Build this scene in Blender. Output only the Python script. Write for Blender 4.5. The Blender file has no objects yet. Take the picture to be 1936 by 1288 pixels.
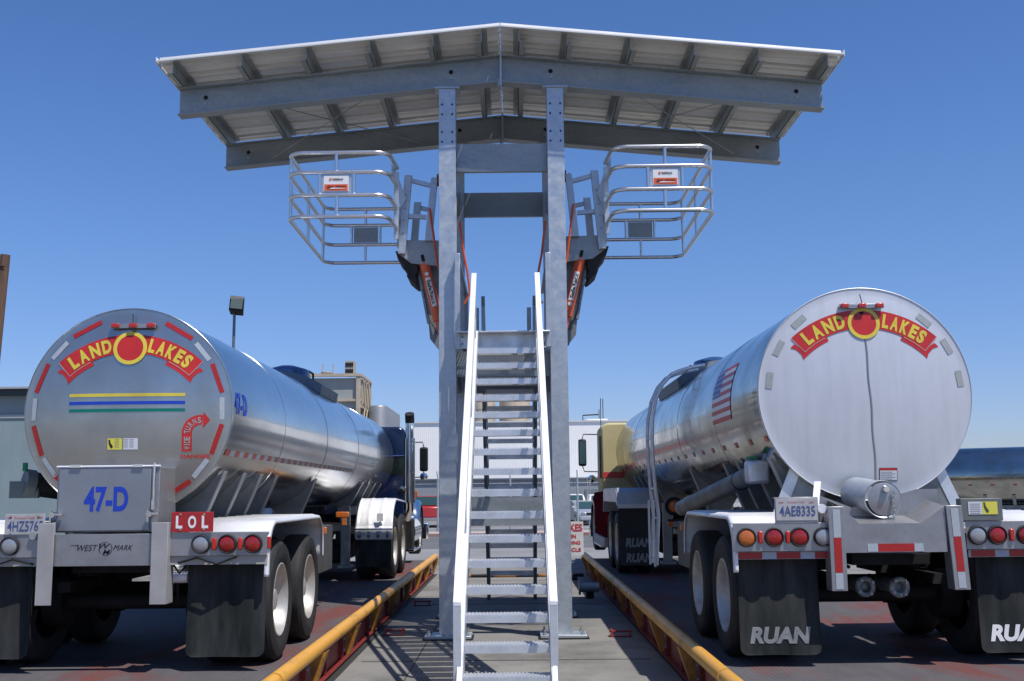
import bpy, bmesh, math, random
from mathutils import Vector, Matrix
from math import sin, cos, pi, radians as R
random.seed(7)
S = bpy.context.scene
COL = S.collection

# ------------------------------------------------------------------ camera
CAM_H = 1.59
cam_d = bpy.data.cameras.new('camera'); cam = bpy.data.objects.new('camera', cam_d); COL.objects.link(cam)
cam_d.sensor_width = 36; cam_d.lens = 36 * 2068 / 1936; cam_d.clip_start = .05; cam_d.clip_end = 3000
MC = Matrix.Rotation(R(.0557), 3, 'Z') @ Matrix.Rotation(pi / 2 + R(8.0108), 3, 'X') @ Matrix.Rotation(R(-.585), 3, 'Z')
cam.matrix_world = Matrix.Translation((0, 0, CAM_H)) @ MC.to_4x4()
S.camera = cam

# ------------------------------------------------------------------ sun and sky
SUN = Vector((.37, -.36, 1)).normalized()
W = bpy.data.worlds.new('World'); S.world = W; W.use_nodes = True
nt = W.node_tree; nt.nodes.clear()
sky = nt.nodes.new('ShaderNodeTexSky'); sky.sky_type = 'NISHITA'; sky.sun_disc = False
sky.sun_elevation = math.asin(SUN.z); sky.sun_rotation = math.atan2(SUN.x, SUN.y)
sky.air_density = 1.0; sky.dust_density = .3; sky.ozone_density = 1.5; sky.altitude = 0
bg = nt.nodes.new('ShaderNodeBackground'); bg.inputs[1].default_value = .108
wo = nt.nodes.new('ShaderNodeOutputWorld')
hs = nt.nodes.new('ShaderNodeHueSaturation'); hs.inputs['Saturation'].default_value = 1.2
mu = nt.nodes.new('ShaderNodeMix'); mu.data_type = 'RGBA'; mu.blend_type = 'MULTIPLY'; mu.inputs['Factor'].default_value = 1; mu.inputs['B'].default_value = (.88, .98, 1.16, 1)
nt.links.new(sky.outputs[0], hs.inputs['Color']); nt.links.new(hs.outputs[0], mu.inputs['A']); 
wtc = nt.nodes.new('ShaderNodeTexCoord'); wsp = nt.nodes.new('ShaderNodeSeparateXYZ'); wmr = nt.nodes.new('ShaderNodeMapRange'); wmx = nt.nodes.new('ShaderNodeMix'); wml = nt.nodes.new('ShaderNodeMix')
wmr.inputs[1].default_value = 0; wmr.inputs[2].default_value = .28; wmr.interpolation_type = 'SMOOTHSTEP'
wmx.data_type = 'RGBA'; wmx.inputs['A'].default_value = (.76, .76, .98, 1); wmx.inputs['B'].default_value = (1.0, .98, 1.06, 1)
wml.data_type = 'RGBA'; wml.blend_type = 'MULTIPLY'; wml.inputs['Factor'].default_value = 1
nt.links.new(wtc.outputs['Generated'], wsp.inputs[0]); nt.links.new(wsp.outputs['Z'], wmr.inputs[0]); nt.links.new(wmr.outputs[0], wmx.inputs['Factor'])
nt.links.new(mu.outputs['Result'], wml.inputs['A']); nt.links.new(wmx.outputs['Result'], wml.inputs['B']); nt.links.new(wml.outputs['Result'], bg.inputs[0]); nt.links.new(bg.outputs[0], wo.inputs[0])
sl = bpy.data.lights.new('sun', 'SUN'); sl.energy = 5.0; sl.angle = R(.5); sl.color = (1, .96, .9)
so = bpy.data.objects.new('sun', sl); COL.objects.link(so)
so.rotation_euler = SUN.to_track_quat('Z', 'Y').to_euler(); so.location = (20, -20, 60)
S.view_settings.view_transform = 'Standard'; S.view_settings.look = 'None'
S.view_settings.exposure = 0; S.view_settings.gamma = 1

# ------------------------------------------------------------------ materials
MATS = {}
def mat(name, col, rough=.5, metal=0, col2=None, nscale=3, bump=0, bscale=40, rvar=0, spec=.5, coat=0, stretch=(1, 1, 1), detail=5, alpha=1, trans=0, lo=.35, hi=.7):
    if name in MATS: return MATS[name]
    m = bpy.data.materials.new(name); m.use_nodes = True; n = m.node_tree.nodes; L = m.node_tree.links
    b = n['Principled BSDF']
    b.inputs['Base Color'].default_value = (*col, 1); b.inputs['Roughness'].default_value = rough
    b.inputs['Metallic'].default_value = metal; b.inputs['Specular IOR Level'].default_value = spec
    b.inputs['Coat Weight'].default_value = coat
    if trans: b.inputs['Transmission Weight'].default_value = trans
    tc = n.new('ShaderNodeTexCoord'); mp = n.new('ShaderNodeMapping'); mp.inputs['Scale'].default_value = stretch
    L.new(tc.outputs['Object'], mp.inputs[0])
    if col2 or rvar:
        t = n.new('ShaderNodeTexNoise'); t.inputs['Scale'].default_value = nscale; t.inputs['Detail'].default_value = detail
        t.inputs['Roughness'].default_value = .62; L.new(mp.outputs[0], t.inputs['Vector'])
        r = n.new('ShaderNodeMapRange'); r.inputs[1].default_value = lo; r.inputs[2].default_value = hi; L.new(t.outputs['Fac'], r.inputs[0])
        if col2:
            x = n.new('ShaderNodeMix'); x.data_type = 'RGBA'; x.inputs['A'].default_value = (*col, 1); x.inputs['B'].default_value = (*col2, 1)
            L.new(r.outputs[0], x.inputs['Factor']); L.new(x.outputs['Result'], b.inputs['Base Color'])
        if rvar:
            q = n.new('ShaderNodeMapRange'); q.inputs[3].default_value = max(.02, rough - rvar); q.inputs[4].default_value = rough + rvar
            L.new(r.outputs[0], q.inputs[0]); L.new(q.outputs[0], b.inputs['Roughness'])
    if bump:
        t2 = n.new('ShaderNodeTexNoise'); t2.inputs['Scale'].default_value = bscale; t2.inputs['Detail'].default_value = 3
        L.new(mp.outputs[0], t2.inputs['Vector'])
        bp = n.new('ShaderNodeBump'); bp.inputs['Strength'].default_value = 1; bp.inputs['Distance'].default_value = bump
        L.new(t2.outputs['Fac'], bp.inputs['Height']); L.new(bp.outputs[0], b.inputs['Normal'])
    MATS[name] = m
    return m

def wave_bump(m, scale, dist, axis='X', profile='SIN'):
    n = m.node_tree.nodes; L = m.node_tree.links; b = n['Principled BSDF']
    tc = n.new('ShaderNodeTexCoord'); w = n.new('ShaderNodeTexWave'); w.bands_direction = axis; w.wave_profile = profile
    w.inputs['Scale'].default_value = scale; L.new(tc.outputs['Object'], w.inputs[0])
    bp = n.new('ShaderNodeBump'); bp.inputs['Strength'].default_value = 1; bp.inputs['Distance'].default_value = dist
    L.new(w.outputs['Fac'], bp.inputs['Height'])
    if b.inputs['Normal'].is_linked: L.new(b.inputs['Normal'].links[0].from_socket, bp.inputs['Normal'])
    L.new(bp.outputs[0], b.inputs['Normal'])
    return m

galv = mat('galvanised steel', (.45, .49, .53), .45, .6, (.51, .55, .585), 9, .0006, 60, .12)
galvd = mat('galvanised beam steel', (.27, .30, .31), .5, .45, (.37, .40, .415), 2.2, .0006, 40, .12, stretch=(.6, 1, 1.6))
alu = mat('aluminium stair', (.72, .74, .77), .38, .6, (.58, .60, .63), 7, .0004, 120, .1)
alub = mat('aluminium rail', (.92, .92, .93), .42, .35, (.84, .85, .86), 9, .0003, 90, .08)
tube_m = mat('polished aluminium tube', (.72, .71, .69), .27, .95)
roof_m = mat('roof sheet', (.88, .86, .81), .38, .35, (.82, .80, .75), 2, 0, 1, .08)
tankm = mat('mirror aluminium tank', (.60, .60, .59), .15, 1, (.49, .485, .475), 1.6, .0022, 2.6, .05, stretch=(1, .35, 1))
tankr = mat('worn aluminium tank', (.50, .49, .46), .15, 1, (.30, .295, .25), 2.6, .003, 3.4, .07, stretch=(1, .8, 1))
headl = mat('satin aluminium head', (.50, .49, .47), .23, .86, (.40, .39, .36), 2.0, .0035, 2.2, .05)
headr = mat('brushed aluminium head', (.66, .67, .69), .48, .45, (.60, .61, .63), 1.8, .0008, 5, .04)
framem = mat('trailer frame aluminium', (.27, .285, .285), .5, .4, (.17, .175, .17), 4, .0005, 60, .1)
barm = mat('light bar stainless', (.40, .395, .40), .4, .65, (.31, .305, .30), 5, .0003, 80, .08)
fend = mat('white fender', (.76, .76, .77), .34, .1, (.50, .49, .46), 2.2, .0012, 7, .08, lo=.48, hi=.9, detail=9)
rub = mat('tyre rubber', (.022, .023, .024), .7, 0, (.04, .038, .036), 6, .0015, 90, spec=.25)
flapm = mat('mud flap rubber', (.016, .020, .019), .75, 0, (.055, .056, .054), 3.5, .0006, 50, stretch=(1.6, 1, .35), spec=.12)
rimm = mat('polished wheel', (.52, .50, .47), .45, .4, (.42, .40, .37), 5, lo=.4, hi=.7)
blackm = mat('black parts', (.008, .008, .009), .6, 0, (.018, .018, .018), 8, spec=.25)
darkm = mat('dark underbody', (.014, .014, .014), .7, 0, (.028, .027, .025), 5, spec=.2)
redt = mat('red tape', (.42, .02, .018), .35, 0, (.34, .02, .015), 30)
redf = mat('faded red tape', (.42, .07, .05), .4, 0, (.5, .14, .1), 30)
wht = mat('white tape', (.42, .46, .50), .35, 0, (.36, .40, .43), 30)
gryt = mat('grey tape', (.36, .38, .38), .4, 0, (.3, .32, .32), 30)
logored = mat('decal red', (.55, .028, .022), .35, 0, (.47, .022, .02), 4)
logoyel = mat('decal yellow', (.72, .58, .06), .38, 0, (.62, .48, .06), 4)
logoline = mat('decal pale line', (.55, .35, .32), .4)
logoblue = mat('decal blue', (.012, .05, .45), .35)
loggreen = mat('decal green', (.0, .17, .13), .35)
whitep = mat('white lettering', (.78, .78, .76), .45)
palep = mat('faded lettering', (.27, .28, .275), .6, 0, (.16, .17, .17), 14)
blackp = mat('black lettering', (.012, .012, .014), .4)
lensr = mat('red lens', (.36, .012, .008), .18, 0, (.22, .006, .005), 60, .0012, 200, coat=.6)
lensb = mat('red marker lens', (.55, .025, .01), .2, 0, (.42, .015, .01), 60, coat=.5)
lensa = mat('amber lens', (.55, .15, .02), .2, 0, (.42, .10, .015), 60, .001, 200, coat=.6)
lensw = mat('clear lens', (.38, .38, .38), .12, .4, (.35, .36, .37), 60, .0015, 180, coat=.8)
yel = mat('yellow paint', (.68, .34, .045), .5, 0, (.36, .20, .06), 7, .0008, 30, .08, stretch=(1, .25, 1), lo=.5, hi=.8, detail=10)
yeld = mat('yellow bracket paint', (.50, .22, .025), .5, 0, (.20, .09, .02), 7, .0006, 40)
redg = mat('red girder paint', (.24, .03, .025), .5, 0, (.14, .02, .018), 4, .0008, 30)
orange = mat('orange cylinder', (.72, .12, .03), .35, 0, (.6, .09, .025), 5)
navy = mat('navy cab paint', (.004, .012, .05), .2, 0, coat=.6)
blue2 = mat('blue fender paint', (.03, .09, .22), .3, 0, coat=.4)
cream = mat('cream cab paint', (.56, .48, .25), .8, 0, (.48, .41, .22), 2, spec=.1)
maroon = mat('maroon cab paint', (.16, .012, .018), .3, 0, coat=.5)
maroon2 = mat('maroon panel', (.075, .009, .012), .9, 0, spec=.0)
chrome = mat('chrome', (.82, .82, .82), .08, 1)
glass = mat('dark glass', (.012, .02, .02), .06, 0, spec=.8)
glasst = mat('green tinted glass', (.03, .07, .07), .06, 0, spec=.8)
concrete = mat('concrete floor', (.27, .26, .24), .8, 0, (.17, .167, .16), .55, .003, 30, lo=.3, hi=.75, detail=9, spec=.15)
asphalt = mat('road asphalt', (.10, .105, .11), .85, 0, (.14, .14, .14), .8, .003, 60)
apron = mat('pale apron', (.25, .25, .245), .85, 0, (.2, .2, .195), .7, .003, 60)
parkm = mat('parking asphalt', (.16, .16, .16), .85, 0, (.2, .2, .195), .5)
kerbm = mat('kerb concrete', (.42, .39, .36), .8, 0, (.34, .31, .29), 5)
redk = mat('red kerb paint', (.24, .12, .1), .7, 0, (.3, .2, .18), 3)
shedm = mat('shed wall', (.25, .31, .32), .6, 0, (.21, .27, .28), .8)
wave_bump(shedm, 1.1, .01, 'X', 'SAW')
shedd = mat('shed trim', (.035, .045, .05), .6)
wallw = mat('white cladding', (.90, .885, .85), .6, 0, (.87, .855, .82), 1)
wave_bump(wallw, 2.2, .006, 'X')
wallg = mat('grey cladding', (.27, .29, .31), .6, 0, (.24, .26, .28), 1)
wave_bump(wallg, 2.2, .006, 'X')
tan = mat('tan frame', (.50, .41, .30), .6, 0, (.4, .33, .25), 2)
tanp = mat('pale panel', (.36, .37, .34), .6, 0, (.30, .32, .31), .9)
silo = mat('silo steel', (.33, .33, .33), .45, .5, (.28, .28, .28), 1.5)
wood = mat('pole wood', (.16, .09, .05), .8, 0, (.08, .045, .03), 5, .006, 20, stretch=(3, 3, .25))
pickred = mat('red pickup paint', (.42, .02, .02), .3, 0, coat=.7)
carwh = mat('white car paint', (.72, .72, .72), .3, 0, coat=.7)
carsi = mat('silver car paint', (.48, .50, .53), .3, .4, coat=.7)
cargr = mat('beige car paint', (.40, .38, .33), .3, .2, coat=.7)
ylab = mat('yellow sticker', (.68, .62, .08), .5)
wlab = mat('white sticker', (.62, .63, .66), .5)
plateb = mat('plate blue digits', (.06, .1, .24), .4)
signb = mat('sign board', (.72, .7, .68), .5, 0, (.6, .58, .56), 5)
signr = mat('sign red letters', (.55, .03, .03), .5)
flagr = mat('flag red', (.62, .05, .04), .4, 0, (.5, .06, .05), 20)
flagw = mat('flag white', (.85, .85, .84), .4, 0, (.74, .74, .73), 20)
flagb = mat('flag blue', (.03, .07, .42), .4, 0, (.06, .10, .42), 20)
boxgrey = mat('grey document box', (.16, .17, .165), .5, .2, (.13, .14, .135), 6)

def grime(m, dark=.7, scale=.9, lo=.5, hi=.72, stretch=(1, 1, 1), speck=.0, spangle=0):
    n = m.node_tree.nodes; L = m.node_tree.links; b = n['Principled BSDF']; inp = b.inputs['Base Color']
    src = inp.links[0].from_socket if inp.is_linked else None
    tc = n.new('ShaderNodeTexCoord'); mp = n.new('ShaderNodeMapping'); mp.inputs['Scale'].default_value = stretch; L.new(tc.outputs['Object'], mp.inputs[0])
    def mult(src, fac, lowval):
        r_ = n.new('ShaderNodeMapRange'); r_.inputs[1].default_value = lo; r_.inputs[2].default_value = hi; r_.inputs[3].default_value = 1; r_.inputs[4].default_value = lowval
        L.new(fac, r_.inputs[0]); x = n.new('ShaderNodeMix'); x.data_type = 'RGBA'; x.blend_type = 'MULTIPLY'; x.inputs['Factor'].default_value = 1
        if src: L.new(src, x.inputs['A'])
        else: x.inputs['A'].default_value = inp.default_value
        L.new(r_.outputs[0], x.inputs['B']); return x.outputs['Result']
    t = n.new('ShaderNodeTexNoise'); t.inputs['Scale'].default_value = scale; t.inputs['Detail'].default_value = 10; t.inputs['Roughness'].default_value = .68; L.new(mp.outputs[0], t.inputs['Vector'])
    src = mult(src, t.outputs['Fac'], dark)
    if speck:
        t2 = n.new('ShaderNodeTexNoise'); t2.inputs['Scale'].default_value = 70; t2.inputs['Detail'].default_value = 4; L.new(tc.outputs['Object'], t2.inputs['Vector']); src = mult(src, t2.outputs['Fac'], 1 - speck)
    if spangle:
        v = n.new('ShaderNodeTexVoronoi'); v.inputs['Scale'].default_value = 34; L.new(tc.outputs['Object'], v.inputs['Vector'])
        sp = n.new('ShaderNodeSeparateColor'); L.new(v.outputs['Color'], sp.inputs[0]); src = mult(src, sp.outputs[0], 1 - spangle)
    L.new(src, inp)
grime(concrete, .55, .7, .48, .68, speck=.25); grime(asphalt, .8, .3, speck=.2); grime(apron, .75, .25, speck=.2)
grime(galv, .86, 1.3, .5, .75, (1, 1, .4), spangle=.08); grime(galvd, .78, 1.1, .48, .75, (.5, 1, 1), spangle=.08); grime(alu, .8, 5, .5, .75, speck=.12)
grime(yel, .45, 5, .55, .70, (1, .3, 1), speck=.2); grime(yeld, .4, 4, .5, .7); grime(fend, .7, 2.4, .5, .8); grime(headr, .88, 2.2, .45, .8, (5, 5, .5)); grime(headl, .92, 1.8, .45, .8, (4, 4, .6))
grime(barm, .8, 4, .5, .8, speck=.08); grime(roof_m, .8, 1.2, .45, .75, (.3, 1, 1)); grime(flapm, .6, 3, .45, .7, (2, 2, .4)); grime(rimm, .6, 7, .48, .75)
for _m in (logored, logoyel, redt): grime(_m, .8, 4, .5, .8)

# scale deck: dark chequer plate with worn red paint
def deck_material():
    m = bpy.data.materials.new('scale deck plate'); m.use_nodes = True; n = m.node_tree.nodes; L = m.node_tree.links
    b = n['Principled BSDF']; tc = n.new('ShaderNodeTexCoord'); mp = n.new('ShaderNodeMapping')
    mp.inputs['Scale'].default_value = (1, .35, 1); L.new(tc.outputs['Object'], mp.inputs[0])
    a = n.new('ShaderNodeTexNoise'); a.inputs['Scale'].default_value = 1.3; a.inputs['Detail'].default_value = 8; a.inputs['Roughness'].default_value = .6
    L.new(mp.outputs[0], a.inputs['Vector'])
    c = n.new('ShaderNodeMapRange'); c.inputs[1].default_value = .5; c.inputs[2].default_value = .62; L.new(a.outputs['Fac'], c.inputs[0])
    a2 = n.new('ShaderNodeTexNoise'); a2.inputs['Scale'].default_value = 6; a2.inputs['Detail'].default_value = 6; L.new(mp.outputs[0], a2.inputs['Vector'])
    g = n.new('ShaderNodeMix'); g.data_type = 'RGBA'; g.inputs['A'].default_value = (.075, .07, .075, 1); g.inputs['B'].default_value = (.125, .115, .12, 1)
    L.new(a2.outputs['Fac'], g.inputs['Factor'])
    x = n.new('ShaderNodeMix'); x.data_type = 'RGBA'; x.inputs['B'].default_value = (.15, .058, .052, 1)
    L.new(g.outputs['Result'], x.inputs['A']); L.new(c.outputs[0], x.inputs['Factor']); L.new(x.outputs['Result'], b.inputs['Base Color'])
    b.inputs['Roughness'].default_value = .75; b.inputs['Specular IOR Level'].default_value = .15
    w = n.new('ShaderNodeTexWave'); w.bands_direction = 'X'; w.inputs['Scale'].default_value = 8; L.new(tc.outputs['Object'], w.inputs[0])
    w2 = n.new('ShaderNodeTexWave'); w2.bands_direction = 'Y'; w2.inputs['Scale'].default_value = 8; L.new(tc.outputs['Object'], w2.inputs[0])
    mu = n.new('ShaderNodeMath'); mu.operation = 'MULTIPLY'; L.new(w.outputs['Fac'], mu.inputs[0]); L.new(w2.outputs['Fac'], mu.inputs[1])
    bp = n.new('ShaderNodeBump'); bp.inputs['Distance'].default_value = .006; L.new(mu.outputs[0], bp.inputs['Height']); L.new(bp.outputs[0], b.inputs['Normal'])
    return m
deckm = deck_material()

# ------------------------------------------------------------------ mesh helpers
class MB:
    def __init__(s): s.v = []; s.f = []
    def add(s, vs, fs):
        o = len(s.v); s.v += [tuple(v) for v in vs]; s.f += [tuple(i + o for i in f) for f in fs]; return s
    def box(s, x0, x1, y0, y1, z0, z1):
        return s.add([(x, y, z) for z in (z0, z1) for y in (y0, y1) for x in (x0, x1)],
                     [(0, 2, 3, 1), (4, 5, 7, 6), (0, 1, 5, 4), (2, 6, 7, 3), (0, 4, 6, 2), (1, 3, 7, 5)])
    def obox(s, p, q, w, h, up=(0, 0, 1)):            # a square bar from p to q
        p = Vector(p); q = Vector(q); d = (q - p).normalized(); u = Vector(up); a = d.cross(u)
        if a.length < 1e-4: a = d.cross(Vector((0, 1, 0)))
        a.normalize(); b = a.cross(d).normalized(); a = a * w / 2; b = b * h / 2
        return s.add([p - a - b, p + a - b, p + a + b, p - a + b, q - a - b, q + a - b, q + a + b, q - a + b],
                     [(0, 1, 2, 3), (7, 6, 5, 4), (0, 4, 5, 1), (1, 5, 6, 2), (2, 6, 7, 3), (3, 7, 4, 0)])
    def prism(s, pts, axis, a, b):                    # polygon pushed along an axis
        k = {'X': lambda p, t: (t, p[0], p[1]), 'Y': lambda p, t: (p[0], t, p[1]), 'Z': lambda p, t: (p[0], p[1], t)}[axis]
        n = len(pts)
        return s.add([k(p, a) for p in pts] + [k(p, b) for p in pts],
                     [tuple(range(n)), tuple(range(2 * n - 1, n - 1, -1))] + [(i, (i + 1) % n, n + (i + 1) % n, n + i) for i in range(n)])
    def tube(s, path, r, n=10, cap=True):
        P = [Vector(p) for p in path]; rr = r if isinstance(r, (list, tuple)) else [r] * len(P); vs = []; prev = None
        for i, p in enumerate(P):
            d = (P[min(i + 1, len(P) - 1)] - P[max(i - 1, 0)]).normalized()
            if prev is None:
                a = d.cross(Vector((0, 0, 1)))
                if a.length < .1: a = d.cross(Vector((0, 1, 0)))
            else: a = prev - d * prev.dot(d)
            a.normalize(); prev = a; b = d.cross(a)
            vs += [p + (a * cos(2 * pi * k / n) + b * sin(2 * pi * k / n)) * rr[i] for k in range(n)]
        fs = [(i * n + k, i * n + (k + 1) % n, (i + 1) * n + (k + 1) % n, (i + 1) * n + k) for i in range(len(P) - 1) for k in range(n)]
        if cap: fs += [tuple(range(n - 1, -1, -1)), tuple((len(P) - 1) * n + k for k in range(n))]
        return s.add(vs, fs)
    def lathe(s, prof, axis, c, n=32):                # prof: (t along the axis, radius)
        c = Vector(c); ax = {'X': (Vector((1, 0, 0)), Vector((0, 1, 0)), Vector((0, 0, 1))), 'Y': (Vector((0, 1, 0)), Vector((1, 0, 0)), Vector((0, 0, 1))),
                             'Z': (Vector((0, 0, 1)), Vector((1, 0, 0)), Vector((0, 1, 0)))}[axis]
        vs = []; fs = []; m = len(prof)
        for t, r in prof:
            r = max(r, 1e-4)
            vs += [c + ax[0] * t + (ax[1] * cos(2 * pi * k / n) + ax[2] * sin(2 * pi * k / n)) * r for k in range(n)]
        fs = [(i * n + k, i * n + (k + 1) % n, (i + 1) * n + (k + 1) % n, (i + 1) * n + k) for i in range(m - 1) for k in range(n)]
        return s.add(vs, fs)
    def build(s, name, m, parent=None, bevel=0, smooth=True, ang=35):
        me = bpy.data.meshes.new(name); o = bpy.data.objects.new(name, me); COL.objects.link(o)
        off = Vector((0, 0, 0))
        if parent is not None:
            o.parent = parent; r = parent
            while r.parent: r = r.parent
            off = r.location.copy()
        bm = bmesh.new()
        V = [bm.verts.new(Vector(p) - off) for p in s.v]
        for f in s.f:
            try: bm.faces.new([V[i] for i in f])
            except ValueError: pass
        bmesh.ops.recalc_face_normals(bm, faces=bm.faces)
        bm.to_mesh(me); bm.free()
        me.materials.append(m)
        if smooth:
            me.shade_smooth(); me.set_sharp_from_angle(angle=R(ang))
        if bevel:
            b = o.modifiers.new('bevel', 'BEVEL'); b.width = bevel; b.segments = 2; b.limit_method = 'ANGLE'; b.angle_limit = R(50)
        return o

def rbox(x0, x1, y0, y1, z0, z1): return MB().box(x0, x1, y0, y1, z0, z1)
def thing(name, label, cat, loc, group=None):
    o = bpy.data.objects.new(name, None); COL.objects.link(o); o.location = loc; o.empty_display_size = .3
    o['label'] = label; o['category'] = cat
    if group: o['group'] = group
    return o
def tag(o, label, cat, group=None):
    o['label'] = label; o['category'] = cat
    if group: o['group'] = group
    return o
def struct(o): o['kind'] = 'structure'; return o
def dup(root, loc, label, rotz=0):
    def cp(o, par):
        c = o.copy(); COL.objects.link(c); c.parent = par
        for ch in o.children: cp(ch, c)
        return c
    r = cp(root, None); r.location = loc; r.rotation_euler = (0, 0, rotz); r['label'] = label
    return r

def glyphs(txt, size, bold=0, shear=0, sx=1, spacing=1.0):
    c = bpy.data.curves.new('t', 'FONT'); c.body = txt; c.size = size; c.offset = bold; c.shear = shear; c.space_character = spacing
    c.resolution_u = 5
    o = bpy.data.objects.new('t', c); COL.objects.link(o)
    dg = bpy.context.evaluated_depsgraph_get(); dg.update()
    me = bpy.data.meshes.new_from_object(o.evaluated_get(dg))
    v = [(p.co.x * sx, p.co.y) for p in me.vertices]; f = [tuple(p.vertices) for p in me.polygons]
    bpy.data.objects.remove(o); bpy.data.curves.remove(c); bpy.data.meshes.remove(me)
    if not v: return v, f, 0, 0
    x0 = min(a for a, b in v); x1 = max(a for a, b in v); y0 = min(b for a, b in v); y1 = max(b for a, b in v)
    return [(a - (x0 + x1) / 2, b - (y0 + y1) / 2) for a, b in v], f, x1 - x0, y1 - y0
def text_on(mb, txt, w, h, fn, bold=.0, shear=0, spacing=1.0):
    """lettering scaled to a width and height, laid on a surface by fn(u, v)"""
    v, f, tw, th = glyphs(txt, 1, bold, shear, 1, spacing)
    kx = w / tw; ky = h / th
    mb.add([fn(a * kx, b * ky) for a, b in v], f)

# ------------------------------------------------------------------ ground
def gz(y): 
    t = min(1, max(0, (y - 30) / 28)); return -.25 * t * t * (3 - 2 * t)
def sheet(name, m, x0, x1, y0, y1, dz, ny=24):
    mb = MB(); ys = [y0 + (y1 - y0) * i / ny for i in range(ny + 1)]
    mb.add([(x, y, gz(y) + dz) for y in ys for x in (x0, x1)], [(2 * i, 2 * i + 1, 2 * i + 3, 2 * i + 2) for i in range(ny)])
    return struct(mb.build(name, m))
mb = MB(); ys = [-600, -60, 0, 20] + [30 + i * 2 for i in range(16)] + [90, 1500]
mb.add([(x, y, gz(y)) for y in ys for x in (-900, 900)], [(2 * i, 2 * i + 1, 2 * i + 3, 2 * i + 2) for i in range(len(ys) - 1)])
struct(mb.build('ground', concrete))
sheet('road', asphalt, -90, 90, 33.5, 47.5, .004)
sheet('apron', apron, -60, 60, 27.5, 33.4, .004, 6)
sheet('parking_lot', parkm, -90, 90, 50.2, 79, .004)
kb = MB().box(-60, 60, 47.6, 48.0, gz(47.7) - .05, gz(47.7) + .13); struct(kb.build('red_kerb', redk, bevel=.02))
kb = MB().box(-60, 60, 48.003, 50.1, gz(49) - .05, gz(48.5) + .14); struct(kb.build('pavement', kerbm, bevel=.02))
# slab joints in the concrete
mj = MB()
for y in (4.2, 10.9, 16.4, 21.8): mj.box(-1.5, 1.3, y, y + .012, .001, .005)
mj.box(-.98, -.968, 0, 27, .001, .0052)
struct(mj.build('slab_joints', mat('joint filler', (.06, .06, .06), .9)))
CX = -.115                                                                   # centre line of the tower

# ------------------------------------------------------------------ loading rack (columns, beams, canopy)
rack = thing('loading_rack', 'tall galvanised steel truck loading rack with gabled corrugated canopy', 'loading rack', (CX, 13.65, 0))
YF, YR = 12.62, 14.75
def wsec_col(x, y, z0, z1):
    m = MB(); w = .1; d = .1; t = .011
    m.box(x - w, x + w, y - d, y - d + t, z0, z1); m.box(x - w, x + w, y + d - t, y + d, z0, z1)
    m.box(x - .005, x + .005, y - d + t, y + d - t, z0, z1)
    return m
XL, XR = -.757, .530
for x in (XL, XR):
    for y in (YF, YR):
        c = wsec_col(x, y, .045, 6.40).build('column', galv, rack, bevel=.003)
        b = rbox(x - .26, x + .26, y - .2, y + .2, .012, .044).build('base_plate', galv, c, bevel=.004)
        g = rbox(x - .28, x + .28, y - .22, y + .22, 0.001, .0115).build('grout_pad', darkm, c)
        for dx in (-.21, .21):
            for dy in (-.15, .15):
                MB().lathe([(.044, 0), (.044, .022), (.066, .022), (.066, .011), (.10, .011), (.10, 0)], 'Z', (x + dx, y + dy, 0), 6).build('anchor_bolt', galvd, c)
        for zz in (6.20, 6.08, 5.86, 5.74):
            for dx in (-.06, .06):
                if y == YF: MB().lathe([(-.112, 0), (-.112, .011), (-.1, .011)], 'Y', (x + dx, y, zz), 8).build('bolt', darkm, c)
        cp = MB().box(x - .15, x + .15, y - .12, y + .12, 6.402, 6.418).build('cap_plate', galv, c)
def zr(x, z_r, z_e): return z_r + (z_e - z_r) * abs(x - CX) / 3.85
# gabled I beams
def ibeam(y, sgn):
    m = MB(); x0 = CX; x1 = CX + sgn * 3.86; w = .085; H = .34; zr0, ze0 = 6.83, 6.455
    def seg(a, b, y0, y1, top0, top1, h):
        m.add([(a, y0, top0 - h), (b, y0, top1 - h), (b, y1, top1 - h), (a, y1, top0 - h), (a, y0, top0), (b, y0, top1), (b, y1, top1), (a, y1, top0)],
              [(0, 1, 2, 3), (7, 6, 5, 4), (0, 4, 5, 1), (1, 5, 6, 2), (2, 6, 7, 3), (3, 7, 4, 0)])
    seg(x0, x1, y - w, y + w, zr0, ze0, .014)
    seg(x0, x1, y - w, y + w, zr0 - H + .014, ze0 - H + .014, .014)
    seg(x0, x1, y - .006, y + .006, zr0 - .0145, ze0 - .0145, H - .029)
    return m
for y in (YF, YR):
    for sg in (-1, 1):
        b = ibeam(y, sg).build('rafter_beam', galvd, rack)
        for xx in (3.55, .6):
            X = CX + sg * xx; MB().lathe([(-.009, .028), (-.0085, .028), (-.0085, 0)], 'Y', (X, y, 6.83 - .0974 * xx - .13), 10).build('bolt_hole', blackm, b)
            MB().lathe([(-.02, 0), (-.02, .014), (-.007, .014)], 'Y', (X, y, 6.83 - .0974 * xx - .21), 8).build('bolt', galv, b)
    MB().box(CX - .012, CX + .012, y - .10, y + .10, 6.44, 6.86).build('splice_plate', galv, rack)
    sp = MB()
    sp.box(CX - .04, CX - .014, y - .10, y - .0075, 6.42, 6.52); sp.build('splice_bolt', galvd, rack)
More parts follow.
